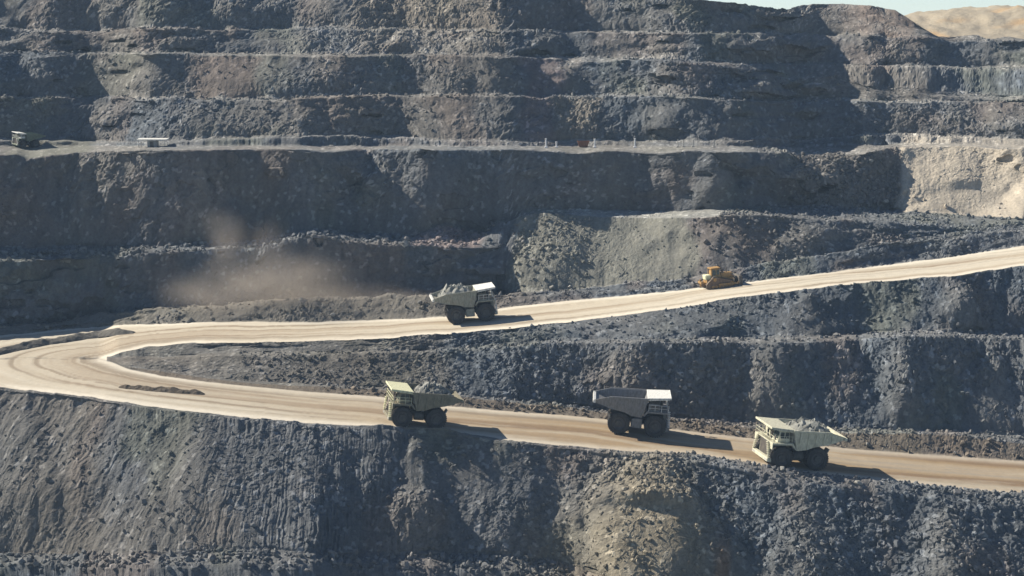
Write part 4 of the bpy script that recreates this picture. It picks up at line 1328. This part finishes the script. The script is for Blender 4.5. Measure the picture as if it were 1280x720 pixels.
# ------------------------------------------------------------------ dust behind the truck on the upper road
def dust():
    c = Vector(at(375, 338, 333.0))
    o = bpy.data.objects.new('dust_cloud', bpy.data.meshes.new('dust_cloud'))
    bm = bmesh.new()
    bmesh.ops.create_cube(bm, size=2.0)
    bm.to_mesh(o.data)
    bm.free()
    COL.objects.link(o)
    o.location = c
    o.scale = (30, 7.0, 13.5)
    tag(o, 'thin brown dust cloud drifting behind the truck on the upper road', 'dust cloud', kind='stuff')
    m = bpy.data.materials.new('dust')
    m.use_nodes = True
    nt = m.node_tree
    nt.nodes.remove(nt.nodes['Principled BSDF'])
    out = nt.nodes['Material Output']
    pv = nt.nodes.new('ShaderNodeVolumePrincipled')
    pv.inputs['Color'].default_value = (0.80, 0.71, 0.62, 1)
    pv.inputs['Anisotropy'].default_value = 0.2
    geo = nt.nodes.new('ShaderNodeTexCoord')
    puffs = [((-0.48, 0, 0.42), (0.12, 0.5, 0.42), 0.9), ((-0.22, 0, 0.30), (0.15, 0.6, 0.36), 0.5), ((-0.30, 0, -0.22), (0.40, 0.7, 0.36), 1.0),
             ((0.02, 0, -0.22), (0.30, 0.7, 0.40), 0.9), ((-0.62, 0, -0.3), (0.30, 0.7, 0.30), 0.5), ((0.30, 0, -0.42), (0.42, 0.7, 0.22), 1.1), ((0.66, 0, -0.44), (0.28, 0.7, 0.15), 1.2)]
    wn_ = nt.nodes.new('ShaderNodeTexNoise')
    wn_.inputs['Scale'].default_value = 1.6
    wn_.inputs['Detail'].default_value = 3
    link(nt, geo.outputs['Object'], wn_.inputs['Vector'])
    wsub = nt.nodes.new('ShaderNodeVectorMath'); wsub.operation = 'SUBTRACT'
    wsub.inputs[1].default_value = (0.5, 0.5, 0.5)
    link(nt, wn_.outputs['Color'], wsub.inputs[0])
    wsc = nt.nodes.new('ShaderNodeVectorMath'); wsc.operation = 'MULTIPLY_ADD'
    wsc.inputs[1].default_value = (0.42, 0.2, 0.5)
    link(nt, wsub.outputs[0], wsc.inputs[0])
    link(nt, geo.outputs['Object'], wsc.inputs[2])
    warped = wsc.outputs[0]
    total = None
    for ctr, rad, wgt in puffs:
        sub = nt.nodes.new('ShaderNodeVectorMath'); sub.operation = 'SUBTRACT'
        sub.inputs[1].default_value = ctr
        link(nt, warped, sub.inputs[0])
        dv_ = nt.nodes.new('ShaderNodeVectorMath'); dv_.operation = 'DIVIDE'
        dv_.inputs[1].default_value = rad
        link(nt, sub.outputs[0], dv_.inputs[0])
        ln = nt.nodes.new('ShaderNodeVectorMath'); ln.operation = 'LENGTH'
        link(nt, dv_.outputs[0], ln.inputs[0])
        mr = nt.nodes.new('ShaderNodeMapRange')
        mr.interpolation_type = 'SMOOTHSTEP'
        mr.inputs[1].default_value = 1.45
        mr.inputs[2].default_value = 0.0
        mr.inputs[3].default_value = 0.0
        mr.inputs[4].default_value = wgt
        link(nt, ln.outputs['Value'], mr.inputs[0])
        if total is None:
            total = mr.outputs[0]
        else:
            ad = nt.nodes.new('ShaderNodeMath'); ad.operation = 'ADD'
            link(nt, total, ad.inputs[0]); link(nt, mr.outputs[0], ad.inputs[1])
            total = ad.outputs[0]
    nz_ = nt.nodes.new('ShaderNodeTexNoise')
    nz_.inputs['Scale'].default_value = 3.2
    nz_.inputs['Detail'].default_value = 4
    link(nt, geo.outputs['Object'], nz_.inputs['Vector'])
    m2 = nt.nodes.new('ShaderNodeMapRange')
    m2.inputs[1].default_value = 0.3; m2.inputs[2].default_value = 0.7; m2.inputs[3].default_value = 0.15; m2.inputs[4].default_value = 1.5
    link(nt, nz_.outputs[0], m2.inputs[0])
    mu = nt.nodes.new('ShaderNodeMath'); mu.operation = 'MULTIPLY'
    link(nt, total, mu.inputs[0]); link(nt, m2.outputs[0], mu.inputs[1])
    mu2 = nt.nodes.new('ShaderNodeMath'); mu2.operation = 'MULTIPLY'
    mu2.inputs[1].default_value = 0.058
    link(nt, mu.outputs[0], mu2.inputs[0])
    link(nt, mu2.outputs[0], pv.inputs['Density'])
    link(nt, pv.outputs[0], out.inputs['Volume'])
    o.data.materials.append(m)


dust()

# ------------------------------------------------------------------ haze over the whole pit
zlo, ztop = float(P[:, :, 2].min()) - 1.5, max(float(P[:, :, 2].max()), float(hv[:, :, 2].max()), CZ) + 1.5
hm = MB().box(-6200, 6200, -30, 9050, zlo, ztop)
hz = hm.build('haze', bpy.data.materials.new('haze_air'))
tag(hz, 'thin bluish haze filling the air of the pit', 'haze', kind='stuff')
ma = hz.data.materials[0]
ma.use_nodes = True
ma.node_tree.nodes.remove(ma.node_tree.nodes['Principled BSDF'])
pv = ma.node_tree.nodes.new('ShaderNodeVolumePrincipled')
pv.inputs['Color'].default_value = (0.50, 0.72, 1.0, 1)
pv.inputs['Density'].default_value = 0.00013
pv.inputs['Anisotropy'].default_value = 0.0
link(ma.node_tree, pv.outputs[0], ma.node_tree.nodes['Material Output'].inputs['Volume'])
